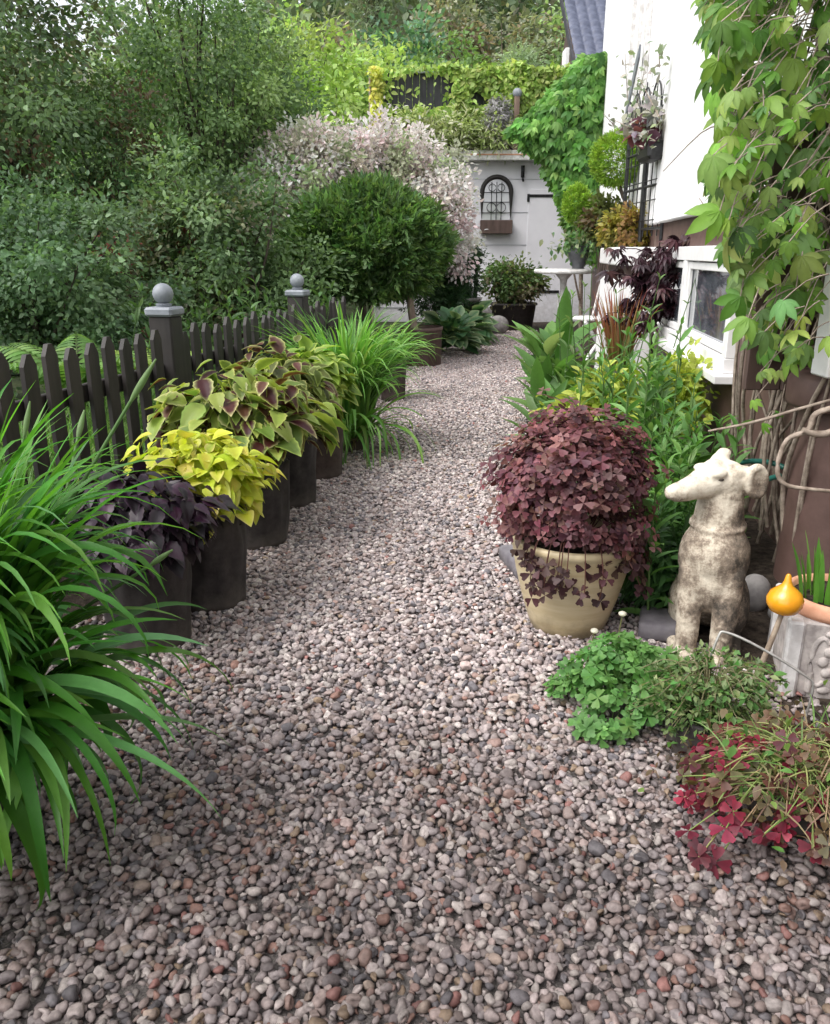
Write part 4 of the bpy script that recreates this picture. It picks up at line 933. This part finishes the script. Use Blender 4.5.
tree('lime_shrub', 'bright lime-yellow low shrub behind the purple mound', 'shrub', (1.25, 4.85, 0), [(1.22, 4.85, .42, .30, .25, .26, 44), (1.75, 5.2, .55, .25, .2, .18, 20)], T_ovate, .065, 70, [(.36, .44, .06), (.44, .50, .10), (.28, .36, .05)], None, .015, .13)
tree('low_shrub', 'small dark green bushy plant by the base of the cream pot', 'shrub', (.98, 3.0, 0), [(1.0, 3.05, .18, .14, .16, .2, 30)], T_lance, .07, 60, [(.04, .10, .03), (.06, .14, .04)], None, .01, .1)

# cream pot with purple oxalis
def cream_pot():
    c = (.60, 2.87); root = thing('potted_oxalis', (c[0], c[1], 0), 'streaky cream glazed pot with a big mound of dark purple clover-like leaves', 'potted plant')
    mb = MB(); lathe(mb, [(.01, .003), (.135, .003), (.144, .01), (.158, .05), (.188, .15), (.212, .25), (.226, .33), (.232, .352), (.240, .362), (.240, .378), (.228, .386), (.21, .38), (.20, .34)], (c[0], c[1], 0), 56); mb.build('pot', M['cream'], root)
    mb = MB(); lathe(mb, [(.206, .345), (.1, .36), (.005, .365)], (c[0], c[1], 0), 30); mb.build('soil', M['soil'], root)
    K = 2100; u = U(-.4, 1, K); a = U(0, 2*PI, K); s = np.sqrt(1-u*u); o = np.stack([s*np.cos(a), s*np.sin(a), u], 1)
    lump = 1+.11*np.sin(4*a+3*u)+.09*np.sin(7*a-5*u)+.22*(rng.random(K) < .05)
    rr = (.62+.38*rng.random(K)**.5)*lump
    pos = np.array([c[0]-.01, c[1], .555]) + o*np.array([.285, .27, .29])*rr[:, None]
    low = u < 0; pos[low, 2] -= .02; pos[low & (o[:, 0] > 0), 2] -= .05
    nn = unit(o*.7+np.array([0, -.12, .6])+rng.normal(size=(K, 3))*.35); d = unit(np.cross(nn, rng.normal(size=(K, 3))))
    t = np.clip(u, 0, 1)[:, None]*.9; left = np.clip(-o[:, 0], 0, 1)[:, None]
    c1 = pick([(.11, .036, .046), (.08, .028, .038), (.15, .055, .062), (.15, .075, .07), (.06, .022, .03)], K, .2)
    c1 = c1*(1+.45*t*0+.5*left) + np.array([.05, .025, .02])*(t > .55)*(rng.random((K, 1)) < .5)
    mb = MB(); scatter(mb, T_tref, pos, d, nn, U(.036, .072, K), np.clip(c1, 0, .6), np.clip(c1*1.25+.012, 0, .6)); mb.build('foliage', M['leaf'], root)
    # trailing strands over the pot rim
    mb = MB(); lf = MB()
    for k in range(22):
        az = U(-PI*.78, .05); e = np.array([math.cos(az), math.sin(az), 0]); p0 = np.array([c[0], c[1], .40])+e*.18; l = U(.06, .19)
        p = [p0, p0+e*.06+[0, 0, .02], p0+e*(.075+U(0, .03))-[0, 0, l*.5], p0+e*(.07+U(0, .05))-[0, 0, l]]
        tube(mb, p, .0022, 5, (.12, .05, .04), 3, False)
        for q in (p[2], p[3], p[3]):
            n1 = unit(e+np.array([0, 0, .5])+rng.normal(size=3)*.3)[None]; scatter(lf, T_tref, np.array(q)[None]+rng.normal(size=(1, 3))*.015, unit(np.cross(n1, rng.normal(size=(1, 3)))), n1, U(.05, .075), pick([(.07, .03, .035), (.09, .05, .045), (.05, .02, .025)], 1), None)
    for k in range(40):
        az = U(0, 2*PI); tp = np.array([c[0], c[1], .5])+rdir(1)[0]*np.array([.22, .2, .2]); tube(mb, [(c[0]+.05*math.cos(az), c[1]+.05*math.sin(az), .36), tp], [.003, .002], 5, (.11, .04, .04), 0, False)
    mb.build('stems', M['leaf'], root); lf.build('trailing_leaves', M['leaf'], root)
cream_pot()

# stone dog
def dog():
    base = np.array([1.08, 2.70, -.012]); th = R(-22); root = None
    v, f = ico(3); v = np.array(v); f = np.array(f); mb = MB()
    def Bp(p): p = np.array(p, float); ca, sa = math.cos(th), math.sin(th); return np.array([p[0]*ca-p[1]*sa, p[0]*sa+p[1]*ca, p[2]])
    def ell(c, r, tilt=0, world=False):
        w = v*np.array(r)
        ct, st = math.cos(tilt), math.sin(tilt); w = np.stack([w[:, 0], w[:, 1]*ct-w[:, 2]*st, w[:, 1]*st+w[:, 2]*ct], 1)
        w = w + np.array(c) if world else rotz(w, th) + Bp(c)
        mb.add(w, f)
    def cap(a, b, ra, rb, n=14):
        for t in np.linspace(0, 1, n): c = np.array(a)*(1-t)+np.array(b)*t; r = ra*(1-t)+rb*t; mb.add(v*r+c, f)
    for s in (-1, 1):
        cap(Bp((s*.058, -.115, .03)), Bp((s*.062, -.085, .34)), .038, .050)
        ell((s*.058, -.135, .028), (.042, .062, .032))
        ell((s*.085, .115, .135), (.062, .135, .125), .25)
        cap(Bp((s*.095, .05, .034)), Bp((s*.10, -.06, .032)), .036, .03, 8)
    ell((0, -.045, .385), (.122, .110, .152), .12); ell((0, -.06, .30), (.112, .085, .13), .1)
    cap(Bp((0, -.015, .38)), Bp((0, .15, .155)), .110, .125)
    cap(Bp((0, -.035, .49)), Bp((0, -.04, .62)), .088, .074)
    H = np.array([-.945, -.30, -.10]); H /= np.linalg.norm(H); sk = Bp((0, -.045, .668))
    side = np.cross(H, [0, 0, 1]); side /= np.linalg.norm(side)       # towards the viewer or away
    upv = np.cross(side, H)
    ell(sk, (.082, .072, .068), 0, True)
    cap(sk+H*.03+upv*.005, sk+H*.185-upv*.016, .062, .031, 14)
    cap(sk+H*.16-upv*.010, sk+H*.202-upv*.010, .034, .028, 6)
    cap(sk+H*.04+upv*.045, sk+H*.10+upv*.022, .035, .03, 6)
    near = side if side[1] < 0 else -side
    # near ear: rounded flap folded back with a raised rim; far ear: small knob above the skull
    ec = sk - H*.078 + near*.062 - upv*.004
    for a_ in np.linspace(0, 2*PI, 26):
        ex = -H*.034*math.cos(a_) + upv*(.050*math.sin(a_)-.006*math.cos(a_)); mb.add(v*np.array([.0145, .0145, .0145])+ec+ex+near*.010, f)
    for q in (.3, .65):
        for a_ in np.linspace(0, 2*PI, 12): mb.add(v*.016+ec-H*.034*q*math.cos(a_)+upv*.050*q*math.sin(a_), f)
    for t in np.linspace(0, 1, 5): mb.add(v*.026+sk-H*(.03+.03*t)+near*.045+upv*(.03-.01*t), f)
    for t in np.linspace(0, 1, 5): mb.add(v*np.array([.034, .026, .022])*(1-.25*t)+sk-H*(.01+.03*t)-near*(.040+.012*t)+upv*(.050+.026*t), f)
    mb.add(v*np.array([.03, .022, .016])+sk+H*.055+near*.045+upv*.040, f); mb.add(v*np.array([.03, .022, .016])+sk+H*.055-near*.045+upv*.040, f)
    mb.add(v*np.array([.014, .018, .014])+sk+H*.212-upv*.002, f)
    for a_ in np.linspace(0, 2*PI, 40): mb.add(v*.0105+Bp((.0875*math.cos(a_), -.037+.0875*math.sin(a_), .505+.008*math.sin(a_))), f)   # carved collar
    tmp = mb.build('stone_dog', M['dog'], None)
    md = tmp.modifiers.new('r', 'REMESH'); md.mode = 'VOXEL'; md.voxel_size = .005
    sm = tmp.modifiers.new('s', 'SMOOTH'); sm.factor = .5; sm.iterations = 9
    tx = bpy.data.textures.new('weathering', 'CLOUDS'); tx.noise_scale = .045; tx.noise_depth = 4
    dm = tmp.modifiers.new('d', 'DISPLACE'); dm.texture = tx; dm.strength = .007; dm.mid_level = .5
    dg = bpy.context.evaluated_depsgraph_get(); me = bpy.data.meshes.new_from_object(tmp.evaluated_get(dg))
    me.polygons.foreach_set('use_smooth', np.ones(len(me.polygons), bool))
    bpy.data.objects.remove(tmp); root = bpy.data.objects.new('stone_dog', me); COL.objects.link(root); root.location = base; WL[root.name] = base.copy()
    root.data.materials.clear(); root.data.materials.append(M['dog'])
    tag(root, 'weathered pale stone greyhound sitting upright with its head turned left', 'statue')
    mb = MB(); e = base+sk+H*.052+near*.060+upv*.022; ball(mb, e-near*.006, (.011, .008, .0055), 2); mb.build('eye', M['bark'], root)
dog()

# relief planter with chives
def planter():
    c = np.array([1.41, 2.44]); rz = -.28; root = thing('relief_planter', (c[0], c[1], 0), 'stone planter with carved relief and terracotta rim holding grassy shoots', 'planter')
    ca, sa = math.cos(rz), math.sin(rz); ux = np.array([ca, sa, 0]); uy = np.array([-sa, ca, 0]); c3 = np.append(c, 0)
    mb = MB(); box(mb, c3+[0, 0, .135], (.31, .31, .278), rz, .006); mb.build('body', M['relief'], root, False)
    for sx in (-1, 1):
        for sy in (-1, 1):
            mb = MB(); box(mb, c3+ux*.145*sx+uy*.145*sy+np.array([0, 0, .139]), (.05, .05, .274), rz, .008); mb.build('corner_pilaster', M['worn_white'], root, False)
    mb = MB(); ctr = c3 - uy*.152 + np.array([0, 0, .14])
    for k in range(8):
        a = k*PI/4; ball(mb, ctr+ux*.052*math.cos(a)+np.array([0, 0, .052*math.sin(a)]), (.02, .014, .02), 2)
    ball(mb, ctr, (.028, .02, .028), 2)
    for s in (-1, 1):
        tube(mb, [ctr+ux*s*(.06+.03*math.cos(t))+np.array([0, 0, .085*math.sin(t)]) for t in np.linspace(-2.2, 2.2, 14)], .010, 7)
        tube(mb, [ctr+ux*s*(.085)+np.array([0, 0, z]) for z in (-.11, -.04)], .012, 7)
        for z in (-.1, .1): ball(mb, ctr+ux*s*.035+np.array([0, 0, z]), (.026, .012, .014), 2)
    mb.build('relief', M['relief'], root)
    mb = MB(); lathe(mb, [(.12, .2), (.148, .272), (.165, .276), (.172, .29), (.172, .318), (.160, .33), (.146, .326), (.14, .29), (.13, .25)], (c[0], c[1], 0), 48); mb.build('rim', M['terracotta'], root)
    mb = MB(); lathe(mb, [(.15, .308), (.005, .314)], (c[0], c[1], 0), 24); mb.build('soil', M['soil'], root)
    mb = MB(); K = 30; a = U(0, 2*PI, K); r = .10*np.sqrt(rng.random(K)); b = np.stack([c[0]-.03+r*np.cos(a), c[1]+r*np.sin(a), np.full(K, .285)], 1)
    blades(mb, b, a, U(1.25, 1.55, K), U(0, .35, K), U(.13, .27, K), U(.014, .026, K), pick([(.10, .26, .04), (.14, .32, .06)], K), None, 7, taper=4); mb.build('leaves', M['gloss_leaf'], root)
planter()
# amber ceramic drop on a stick
r = thing('ceramic_drop', (1.09, 2.30, 0), 'amber glazed teardrop ornament on a leaning stick before the stone planter', 'garden ornament')
mb = MB(); tube(mb, [(1.08, 2.30, .0), (1.12, 2.30, .15), (1.16, 2.30, .33)], [.011, .0095, .008], 8, smooth_n=2); mb.build('stick', M['stick'], r)
mb = MB(); lathe(mb, [(.004, .315), (.02, .316), (.042, .328), (.054, .350), (.055, .368), (.046, .388), (.030, .402), (.017, .413), (.011, .428), (.008, .446), (.003, .452)], (1.16, 2.30, 0), 36); mb.build('drop', M['glaze'], r)
# wire hoop
mb = MB(); tube(mb, [(.885, 2.20, .0), (.90, 2.21, .14), (.935, 2.23, .265), (.96, 2.23, .285), (1.05, 2.19, .255), (1.17, 2.14, .19), (1.20, 2.13, .15), (1.18, 2.12, .0)], .0042, 6, smooth_n=4)
tag(mb.build('wire_hoop', M['wire'], origin=(.95, 2.2, 0)), 'bent galvanised wire hoop stuck in the ground before the stone dog', 'wire')
mb = MB(); t = np.linspace(.4, 5.2, 30); tube(mb, [(1.50+.16*math.cos(a), 3.42+.10*math.sin(a), .47+.03*math.sin(a*1.3)) for a in t], .012, 8)
tag(mb.build('garden_hose', M['hose'], origin=(1.5, 3.4, .47)), 'short loop of teal garden hose beside the brown pillar', 'hose')

# low plants in front of the dog
def low_plants():
    # four-leaf clover
    c = (.66, 2.22); root = thing('clover_plant', (c[0], c[1], 0), 'fresh green four-leaf clover spilling from a dark pot onto the gravel', 'plant')
    grow_bag(root, (.70, 2.23, 0), .10, .12, M['bag'], 9)
    K = 420; a = U(0, 2*PI, K); rr = 1.12*np.sqrt(rng.random(K))*(1+.25*np.sin(3*a+1)+.15*np.sin(5*a)); dome = np.sqrt(np.maximum(.03, 1-rr**2*.8))
    pos = np.stack([c[0]+.19*rr*np.cos(a), c[1]+.15*rr*np.sin(a), .03+.21*dome*U(.35, 1.2, K)], 1)
    nn = unit(np.stack([.5*rr*np.cos(a), .5*rr*np.sin(a)-.15, np.ones(K)], 1)+rng.normal(size=(K, 3))*.42); d = unit(np.cross(nn, rng.normal(size=(K, 3))))
    mb = MB(); scatter(mb, T_quad, pos, d, nn, U(.03, .075, K), pick([(.075, .19, .04), (.10, .24, .055), (.06, .15, .035), (.14, .28, .07)], K, .15), pick([(.11, .25, .07), (.15, .30, .09)], K)); mb.build('foliage', M['leaf'], root)
    mb = MB()
    for i in range(0, K, 3): tube(mb, [(c[0]+rng.normal()*.03, c[1]+rng.normal()*.03, .08), pos[i]-[0, 0, .002]], [.0018, .0013], 4, (.16, .26, .08), 0, False)
    mb.build('stems', M['leaf'], root)
    mb = MB(); hd = MB()
    for x, y, z in ((.66, 2.32, .30), (.57, 2.3, .25)): tube(mb, [(x-.02, y, .1), (x, y, z)], .0022, 5, (.2, .2, .09)); ball(hd, (x, y, z+.006), (.013, .013, .008), 2, (.7, .67, .58))
    mb.build('flower_stalks', M['leaf'], root); hd.build('flower_heads', M['petal'], root)
    # grey-green thyme
    root = thing('thyme_plant', (.86, 2.05, 0), 'wispy grey-green thyme tangle between the clover and the red leaves', 'plant'); st = MB(); lf = MB(); c = np.array([.86, 2.06, .04])
    grow_bag(root, (.84, 2.04, 0), .10, .13, M['bag'], 4)
    for k in range(210):
        az = U(0, 2*PI); l = U(.10, .28); e = np.array([math.cos(az), math.sin(az)*.8, 0]); h = U(.05, .2)
        p = [c+[0, 0, .06], c+e*l*.4+[0, 0, h+.03], c+e*l*.8+[0, 0, h+.02-.04*rng.random()]]
        tube(st, p, .0016, 4, (.22, .2, .11), 3, False)
        s = U(.25, 1.05, 13)[:, None]; q = np.array(p[1])*(1-s)+np.array(p[2])*s + rng.normal(size=(13, 3))*.008; scatter(lf, T_dia, q, rdir(13)+np.array([0, 0, .3]), rdir(13)*.5+np.array([0, 0, 1]), U(.014, .032, 13), pick([(.16, .23, .09), (.23, .29, .13), (.12, .2, .07), (.10, .24, .06)], 13))
    st.build('stems', M['leaf'], root); lf.build('foliage', M['leaf'], root)
    # dead brown stems at its foot
    root = thing('dried_stems', (.80, 1.93, 0), 'dried brown curled stems at the edge of the gravel below the thyme', 'dead plant'); lf = MB(); K = 130
    q = np.array([.79, 1.92, .035])+rng.normal(size=(K, 3))*np.array([.055, .07, .03]); q[:, 2] = np.abs(q[:, 2])+.01; scatter(lf, T_ovate, q, rdir(K), rdir(K)+np.array([0, 0, 1]), U(.015, .035, K), pick([(.12, .08, .05), (.2, .14, .09), (.07, .05, .035)], K)); lf.build('dry_leaves', M['leaf'], root)
    # red oxalis
    c = np.array([.97, 1.70]); root = thing('red_oxalis', (c[0], c[1], 0), 'bright wine-red clover-leaved plant on pale stalks in the near right corner', 'plant')
    grow_bag(root, (c[0]+.03, c[1]+.07, 0), .13, .12, M['bag'], 5)
    K = 290; a = U(0, 2*PI, K); rr = rng.random(K)**.5*(1+.16*np.sin(4*a)+.1*np.sin(7*a)); pos = np.stack([c[0]+.31*rr*np.cos(a), c[1]+.27*rr*np.sin(a), .03+.20*np.sqrt(np.maximum(.0, 1-.9*np.minimum(rr, 1.05)**2))*U(.35, 1.2, K)], 1)
    nn = unit(np.stack([.7*rr*np.cos(a), .6*rr*np.sin(a)-.25, np.ones(K)], 1)+rng.normal(size=(K, 3))*.45); d = unit(np.cross(nn, rng.normal(size=(K, 3))))
    cc = pick([(.20, .018, .04), (.15, .018, .035), (.26, .028, .055), (.11, .025, .035), (.14, .06, .045)], K, .15); hi = (pos[:, 2] > .12) & (rng.random(K) < .42); cc[hi] = cc[hi]*.45+np.array([.06, .085, .03])
    mb = MB(); scatter(mb, T_quad, pos, d, nn, U(.038, .078, K), cc*.7, cc*1.15); mb.build('foliage', M['leaf'], root)
    mb = MB()
    for i in range(K):
        b = c+rng.normal(size=2)*.05; tube(mb, [(b[0], b[1], .15), tuple((np.array([b[0], b[1], .17])+pos[i])/2+[0, 0, .04]), tuple(pos[i])], [.0024, .002, .0016], 5, [(.34, .36, .14), (.24, .32, .10), (.36, .25, .16)][i % 3], 3, False)
    K = 260; a = U(0, 2*PI, K); b = np.stack([c[0]+rng.normal(size=K)*.07, c[1]+rng.normal(size=K)*.06, np.full(K, .15)], 1)
    blades(mb, b, a, U(.1, 1.2, K), U(.3, 2.2, K), U(.08, .22, K), U(.003, .006, K), pick([(.10, .2, .05), (.16, .26, .08), (.24, .24, .12), (.2, .12, .09)], K), None, 6)
    q = np.array([c[0], c[1], .2])+rng.normal(size=(260, 3))*np.array([.13, .11, .05]); scatter(mb, T_ovate, q, rdir(260), rdir(260)*.5+np.array([0, 0, 1]), U(.018, .04, 260), pick([(.10, .22, .05), (.2, .32, .08), (.14, .10, .06)], 260)); mb.build('stalks', M['leaf'], root)
low_plants()
# stones and slabs
def rocks(items, name, mat, cat, group):
    for (x, y, z, r, lab) in items:
        v, f = ico(3); v = np.array(v)
        for _ in range(7):
            d = unit(rng.normal(size=3)); v = v*(1+.16*np.clip(np.array(v)@d, -.3, 1)[:, None]*rng.uniform(-1, .8))
        mb = MB(); mb.add(v*np.array(r)+np.array([x, y, z]), np.array(f)); tag(mb.build(name, mat, origin=(x, y, z-r[2])), lab, cat, group)
rocks([(1.38, 3.02, .07, (.07, .07, .09), 'pale stone half buried right of the stone dog'), (1.30, 3.3, .1, (.14, .09, .12), 'larger grey stone behind the stone dog'), (1.46, 2.9, .03, (.06, .05, .05), 'small stone between the dog and the brown pillar')], 'stone', M['stone'], 'stone', 'stones behind the dog')
rocks([(1.02, 14.3, .15, (.2, .2, .17), 'dark round stone leftmost at the path end'), (1.45, 14.7, .16, (.2, .2, .18), 'dark round stone in the middle at the path end'), (1.2, 14.9, .35, (.17, .17, .16), 'grey round stone resting on the others at the path end')], 'stone', M['stone'], 'stone', 'stones at the end of the path')
for x, y, sx, sy, rz_, lab in [(.50, 3.40, .14, .36, .2, 'grey slate edging slab left of the cream pot'), (.94, 2.78, .16, .18, -.3, 'small grey slate slab between the cream pot and the stone dog')]:
    mb = MB(); box(mb, (x, y, .045), (sx, sy, .07), rz_, .012); tag(mb.build('edging_slab', M['slab'], origin=(x, y, .01)), lab, 'stone slab', 'slate edging slabs')
# dark corner at the far left of the path end
def far_corner():
    for x, y, r_, z, lab, n in [(.55, 11.7, .62, .42, 'glossy dark hosta clump beside the brown tub', 70), (.85, 13.0, .5, .4, 'pale-edged hosta clump farther along the path end', 60)]:
        root = thing('hosta', (x, y, 0), lab, 'plant', 'hostas along the far path edge'); mb = MB()
        K = n*2; a = U(0, 2*PI, K); e = U(.1, 1.2, K); d = np.stack([np.cos(a)*np.cos(e), np.sin(a)*np.cos(e), np.sin(e)], 1)
        scatter(mb, T_broad, np.array([x, y, .1])+d*np.array([r_*.5, r_*.5, z*.9])*U(.5, 1.3, K)[:, None], d+np.array([0, 0, -.3]), np.array([0, -.2, 1.])+rng.normal(size=(K, 3))*.25, U(.18, .3, K), pick([(.05, .13, .06), (.07, .17, .08), (.04, .10, .05)], K), pick([(.08, .18, .08), (.28, .36, .2)], K)); mb.build('foliage', M['gloss_leaf'], root)
    tree('shrub', 'dark rounded evergreen in the shade right of the clipped ball', 'shrub', (.62, 13.6, 0), [(.62, 13.5, 1.05, .42, .4, .5, 46), (.45, 13.2, .5, .4, .4, .5, 30)], T_spray, .13, 55, [(.03, .075, .03), (.045, .10, .035)], None, .04, .2)
    tree('shrub', 'small bushy green shrub against the garage wall at the path end', 'shrub', (1.85, 15.6, 0), [(1.83, 15.5, .85, .52, .45, .42, 60)], T_ovate, .085, 65, [(.07, .13, .04), (.10, .17, .055), (.16, .2, .07), (.10, .09, .05)], None, .04, .2)
    x, y = 1.0, 13.7; root = thing('lamp_post', (x, y, 0), 'short black garden lamp post at the left of the path end', 'lamp')
    mb = MB(); box(mb, (x, y, .6), (.06, .06, 1.2), 0, .005); mb.build('post', M['black_metal'], root, False)
    mb = MB(); lathe(mb, [(.03, 1.2), (.10, 1.22), (.11, 1.34), (.14, 1.36), (.02, 1.44)], (x, y, 0), 16); mb.build('head', M['black_metal'], root)
    x, y = .86, 13.2; root = thing('bird_bath', (x, y, 0), 'small grey bird bath bowl on a dark pedestal at the path end', 'bird bath')
    mb = MB(); lathe(mb, [(.005, .62), (.10, .62), (.2, .67), (.22, .71), (.2, .71), (.1, .66), (.005, .65)], (x, y, 0), 24); mb.build('bowl', M['stone'], root)
    mb = MB(); lathe(mb, [(.005, 0.01), (.14, .01), (.12, .08), (.06, .2), (.05, .5), (.09, .619)], (x, y, 0), 20); mb.build('pedestal', M['bag'], root)
    x, y = 1.5, 15.1; root = thing('black_tub', (x, y, 0), 'low dark tub under the small bushy shrub at the path end', 'tub')
    mb = MB(); lathe(mb, [(.01, .004), (.36, .004), (.42, .45), (.45, .46), (.44, .5), (.39, .48)], (1.85, 15.5, 0), 30); mb.build('tub', M['bag'], root)
    mb = MB(); lathe(mb, [(.39, .46), (.01, .47)], (1.85, 15.5, 0), 24); mb.build('soil', M['soil'], root)
far_corner()

# ------------------------------------------------------------------ big creeper on the right
def creeper():
    root = thing('creeper_vine', (1.6, 3.3, 0), 'big climbing vine with hanging five-leaflet leaves and bare twigs on the right', 'climbing plant')
    st = MB()
    for k in range(46):
        x = U(1.50, 1.80); y = U(3.2, 4.0); b = np.array([x+.05*y-.1, y, U(0, .3)]); pts = [b]
        top = U(1.6, 3.2); n = 6
        for i in range(1, n+1): pts.append(np.array([b[0]-.10*i/n+rng.normal()*.05, b[1]-.35*i/n+rng.normal()*.07, b[2]+top*i/n]))
        tube(st, pts, np.linspace(U(.006, .013), .003, n+1), 6, smooth_n=4)
    for k in range(34):
        p = np.array([U(1.3, 1.7), U(2.9, 3.9), U(.9, 2.5)]); d = rng.normal(size=3)*np.array([.16, .15, .22]); tube(st, [p, p+d*.5+rng.normal(size=3)*.05, p+d], [.004, .003, .002], 5, smooth_n=3, cap=False)
    # heavy pale loop of bare wood hanging before the pillar
    mb = MB(); tube(mb, [(1.62, 2.75, .98), (1.50, 2.76, .90), (1.41, 2.78, .86), (1.39, 2.78, .80), (1.33, 2.8, .76), (1.31, 2.8, .66), (1.34, 2.79, .60), (1.44, 2.77, .585), (1.58, 2.75, .58)], [.009, .010, .011, .011, .009, .009, .008, .007, .006], 8, smooth_n=5)
    tube(mb, [(1.37, 2.78, .80), (1.45, 2.77, .79), (1.52, 2.76, .85), (1.60, 2.74, .95)], [.012, .013, .011, .008], 8, smooth_n=4)
    tube(mb, [(1.12, 3.0, .75), (1.25, 2.92, .80), (1.38, 2.86, .86), (1.55, 2.8, .93)], [.004, .006, .006, .005], 7, smooth_n=4); mb.build('bare_branches', M['twig'], root)
    lf = MB(); pet = MB()
    K = 1350
    z = .95 + 2.0*rng.random(K)**.75
    xmin = np.interp(z, [.7, 1.0, 1.15, 1.35, 1.6, 1.9, 2.3, 2.9], [1.42, 1.40, 1.36, 1.26, 1.14, 1.15, 1.03, .98])
    y = U(2.75, 3.75, K)
    x = xmin*(y/3.35) + (1.62-xmin)*rng.random(K)**1.25*(y/3.35)
    P_ = np.stack([x, y, z], 1)
    # thin towards the lower right where bare stems show
    keep = rng.random(K) < np.clip(.25+.9*(z-1.0)-.9*np.clip(x-1.42, 0, 1)*(z < 1.7), .12, 1); P_ = P_[keep]
    ex = np.array([(1.36, 3.0, .98), (1.30, 3.05, .86), (1.36, 2.95, .83), (1.40, 2.9, 1.05), (1.27, 3.1, 1.15), (1.33, 3.0, .78), (1.52, 2.7, .68), (1.60, 2.72, .52), (1.62, 2.66, .42), (1.45, 2.85, 1.12), (.96, 3.35, 2.36), (1.02, 3.4, 2.4)])
    P_ = np.concatenate([P_, ex]); K = len(P_)
    out = np.stack([np.full(K, -.75), np.full(K, -.45), np.zeros(K)], 1)
    d = unit(out*.55 + np.array([0, 0, -.75]) + rng.normal(size=(K, 3))*np.array([.4, .4, .35]))
    nn = unit(out*.8 + np.array([0, -.2, .65]) + rng.normal(size=(K, 3))*.3)
    c = pick([(.19, .36, .055), (.26, .44, .08), (.13, .28, .05), (.31, .46, .13), (.17, .31, .10), (.36, .46, .12), (.10, .22, .05)], K, .18)
    scatter(lf, T_palm, P_, d, nn, np.clip(rng.lognormal(-2.62, .32, K), .035, .13), c*.92, c*.78)
    for i in range(K):
        q = P_[i] + np.array([.10, .06, .09]) + rng.normal(size=3)*.04; tube(st, [P_[i], (P_[i]+q)/2+[0, 0, .02], q], .0022, 4, (.25, .27, .10), 2, False)
    st.build('stems', M['twig'], root); lf.build('leaves', M['leaf'], root)
creeper()
# pale dry flower sprigs of a second climber against the white wall
def sprigs():
    root = thing('clematis', (2.45, 8.5, 0), 'faint pale flowering climber against the bright wall around the trellis', 'climbing plant'); st = MB(); lf = MB()
    for k in range(8):
        y = U(7.6, 11); b = np.append(wp(y, .16), U(2.3, 3.0)); e = np.array([-.1+rng.normal()*.1, rng.normal()*.4, U(.1, .55)]); tube(st, [b, b+e*.5, b+e], [.006, .005, .003], 5, smooth_n=3)
        K = 22; s = rng.random(K)[:, None]; scatter(lf, T_ovate, b+e*s+rng.normal(size=(K, 3))*.06, rdir(K), rdir(K)*.6+np.array([-.5, -.4, .6]), U(.04, .10, K), pick([(.30, .34, .24), (.42, .40, .36), (.24, .3, .16)], K))
    tube(st, [(2.42, 8.4, 0), (2.40, 8.4, 1.2), (2.42, 8.5, 2.6)], .012, 6, smooth_n=3); st.build('stems', M['twig'], root); lf.build('foliage', M['petal'], root)
sprigs()

# ------------------------------------------------------------------ camera, light, world
cam = bpy.data.cameras.new('camera'); co = bpy.data.objects.new('camera', cam); COL.objects.link(co); sc.camera = co
co.location = (0, 0, 1.4); co.rotation_euler = (R(90-18), 0, 0)
cam.sensor_fit = 'VERTICAL'; cam.sensor_height = 24; cam.lens = 24*800/1024; cam.clip_end = 3000; cam.clip_start = .05
w = bpy.data.worlds.new('World'); sc.world = w; w.use_nodes = True; nt = w.node_tree
bg = nt.nodes['Background']; sky = nt.nodes.new('ShaderNodeTexSky'); sky.sky_type = 'NISHITA'; sky.sun_disc = False
EL, AZ = R(55), R(-118)          # high, veiled sun from the left and a little behind the viewer
sky.sun_elevation = EL; sky.sun_rotation = AZ; sky.air_density = 1.0; sky.dust_density = 4.0; sky.ozone_density = 1.0
hs = nt.nodes.new('ShaderNodeHueSaturation'); hs.inputs['Saturation'].default_value = .22; hs.inputs['Value'].default_value = 2.3
nt.links.new(sky.outputs[0], hs.inputs['Color']); nt.links.new(hs.outputs[0], bg.inputs['Color']); bg.inputs['Strength'].default_value = .15
sl = bpy.data.lights.new('sun', 'SUN'); so = bpy.data.objects.new('sun', sl); COL.objects.link(so)
sl.energy = 1.5; sl.angle = R(45); sl.color = (1, .96, .90)
sd = Vector((math.sin(AZ)*math.cos(EL), math.cos(AZ)*math.cos(EL), math.sin(EL)))
so.rotation_euler = sd.to_track_quat('Z', 'Y').to_euler(); so.location = (-3, 2, 8)
sc.view_settings.view_transform = 'Standard'; sc.view_settings.look = 'None'; sc.view_settings.exposure = 0; sc.view_settings.gamma = 1
sc.render.engine = 'CYCLES'; cy = sc.cycles; cy.max_bounces = 7; cy.diffuse_bounces = 4; cy.glossy_bounces = 2; cy.transmission_bounces = 4; cy.transparent_max_bounces = 4
cy.use_denoising = True; cy.sample_clamp_indirect = 8
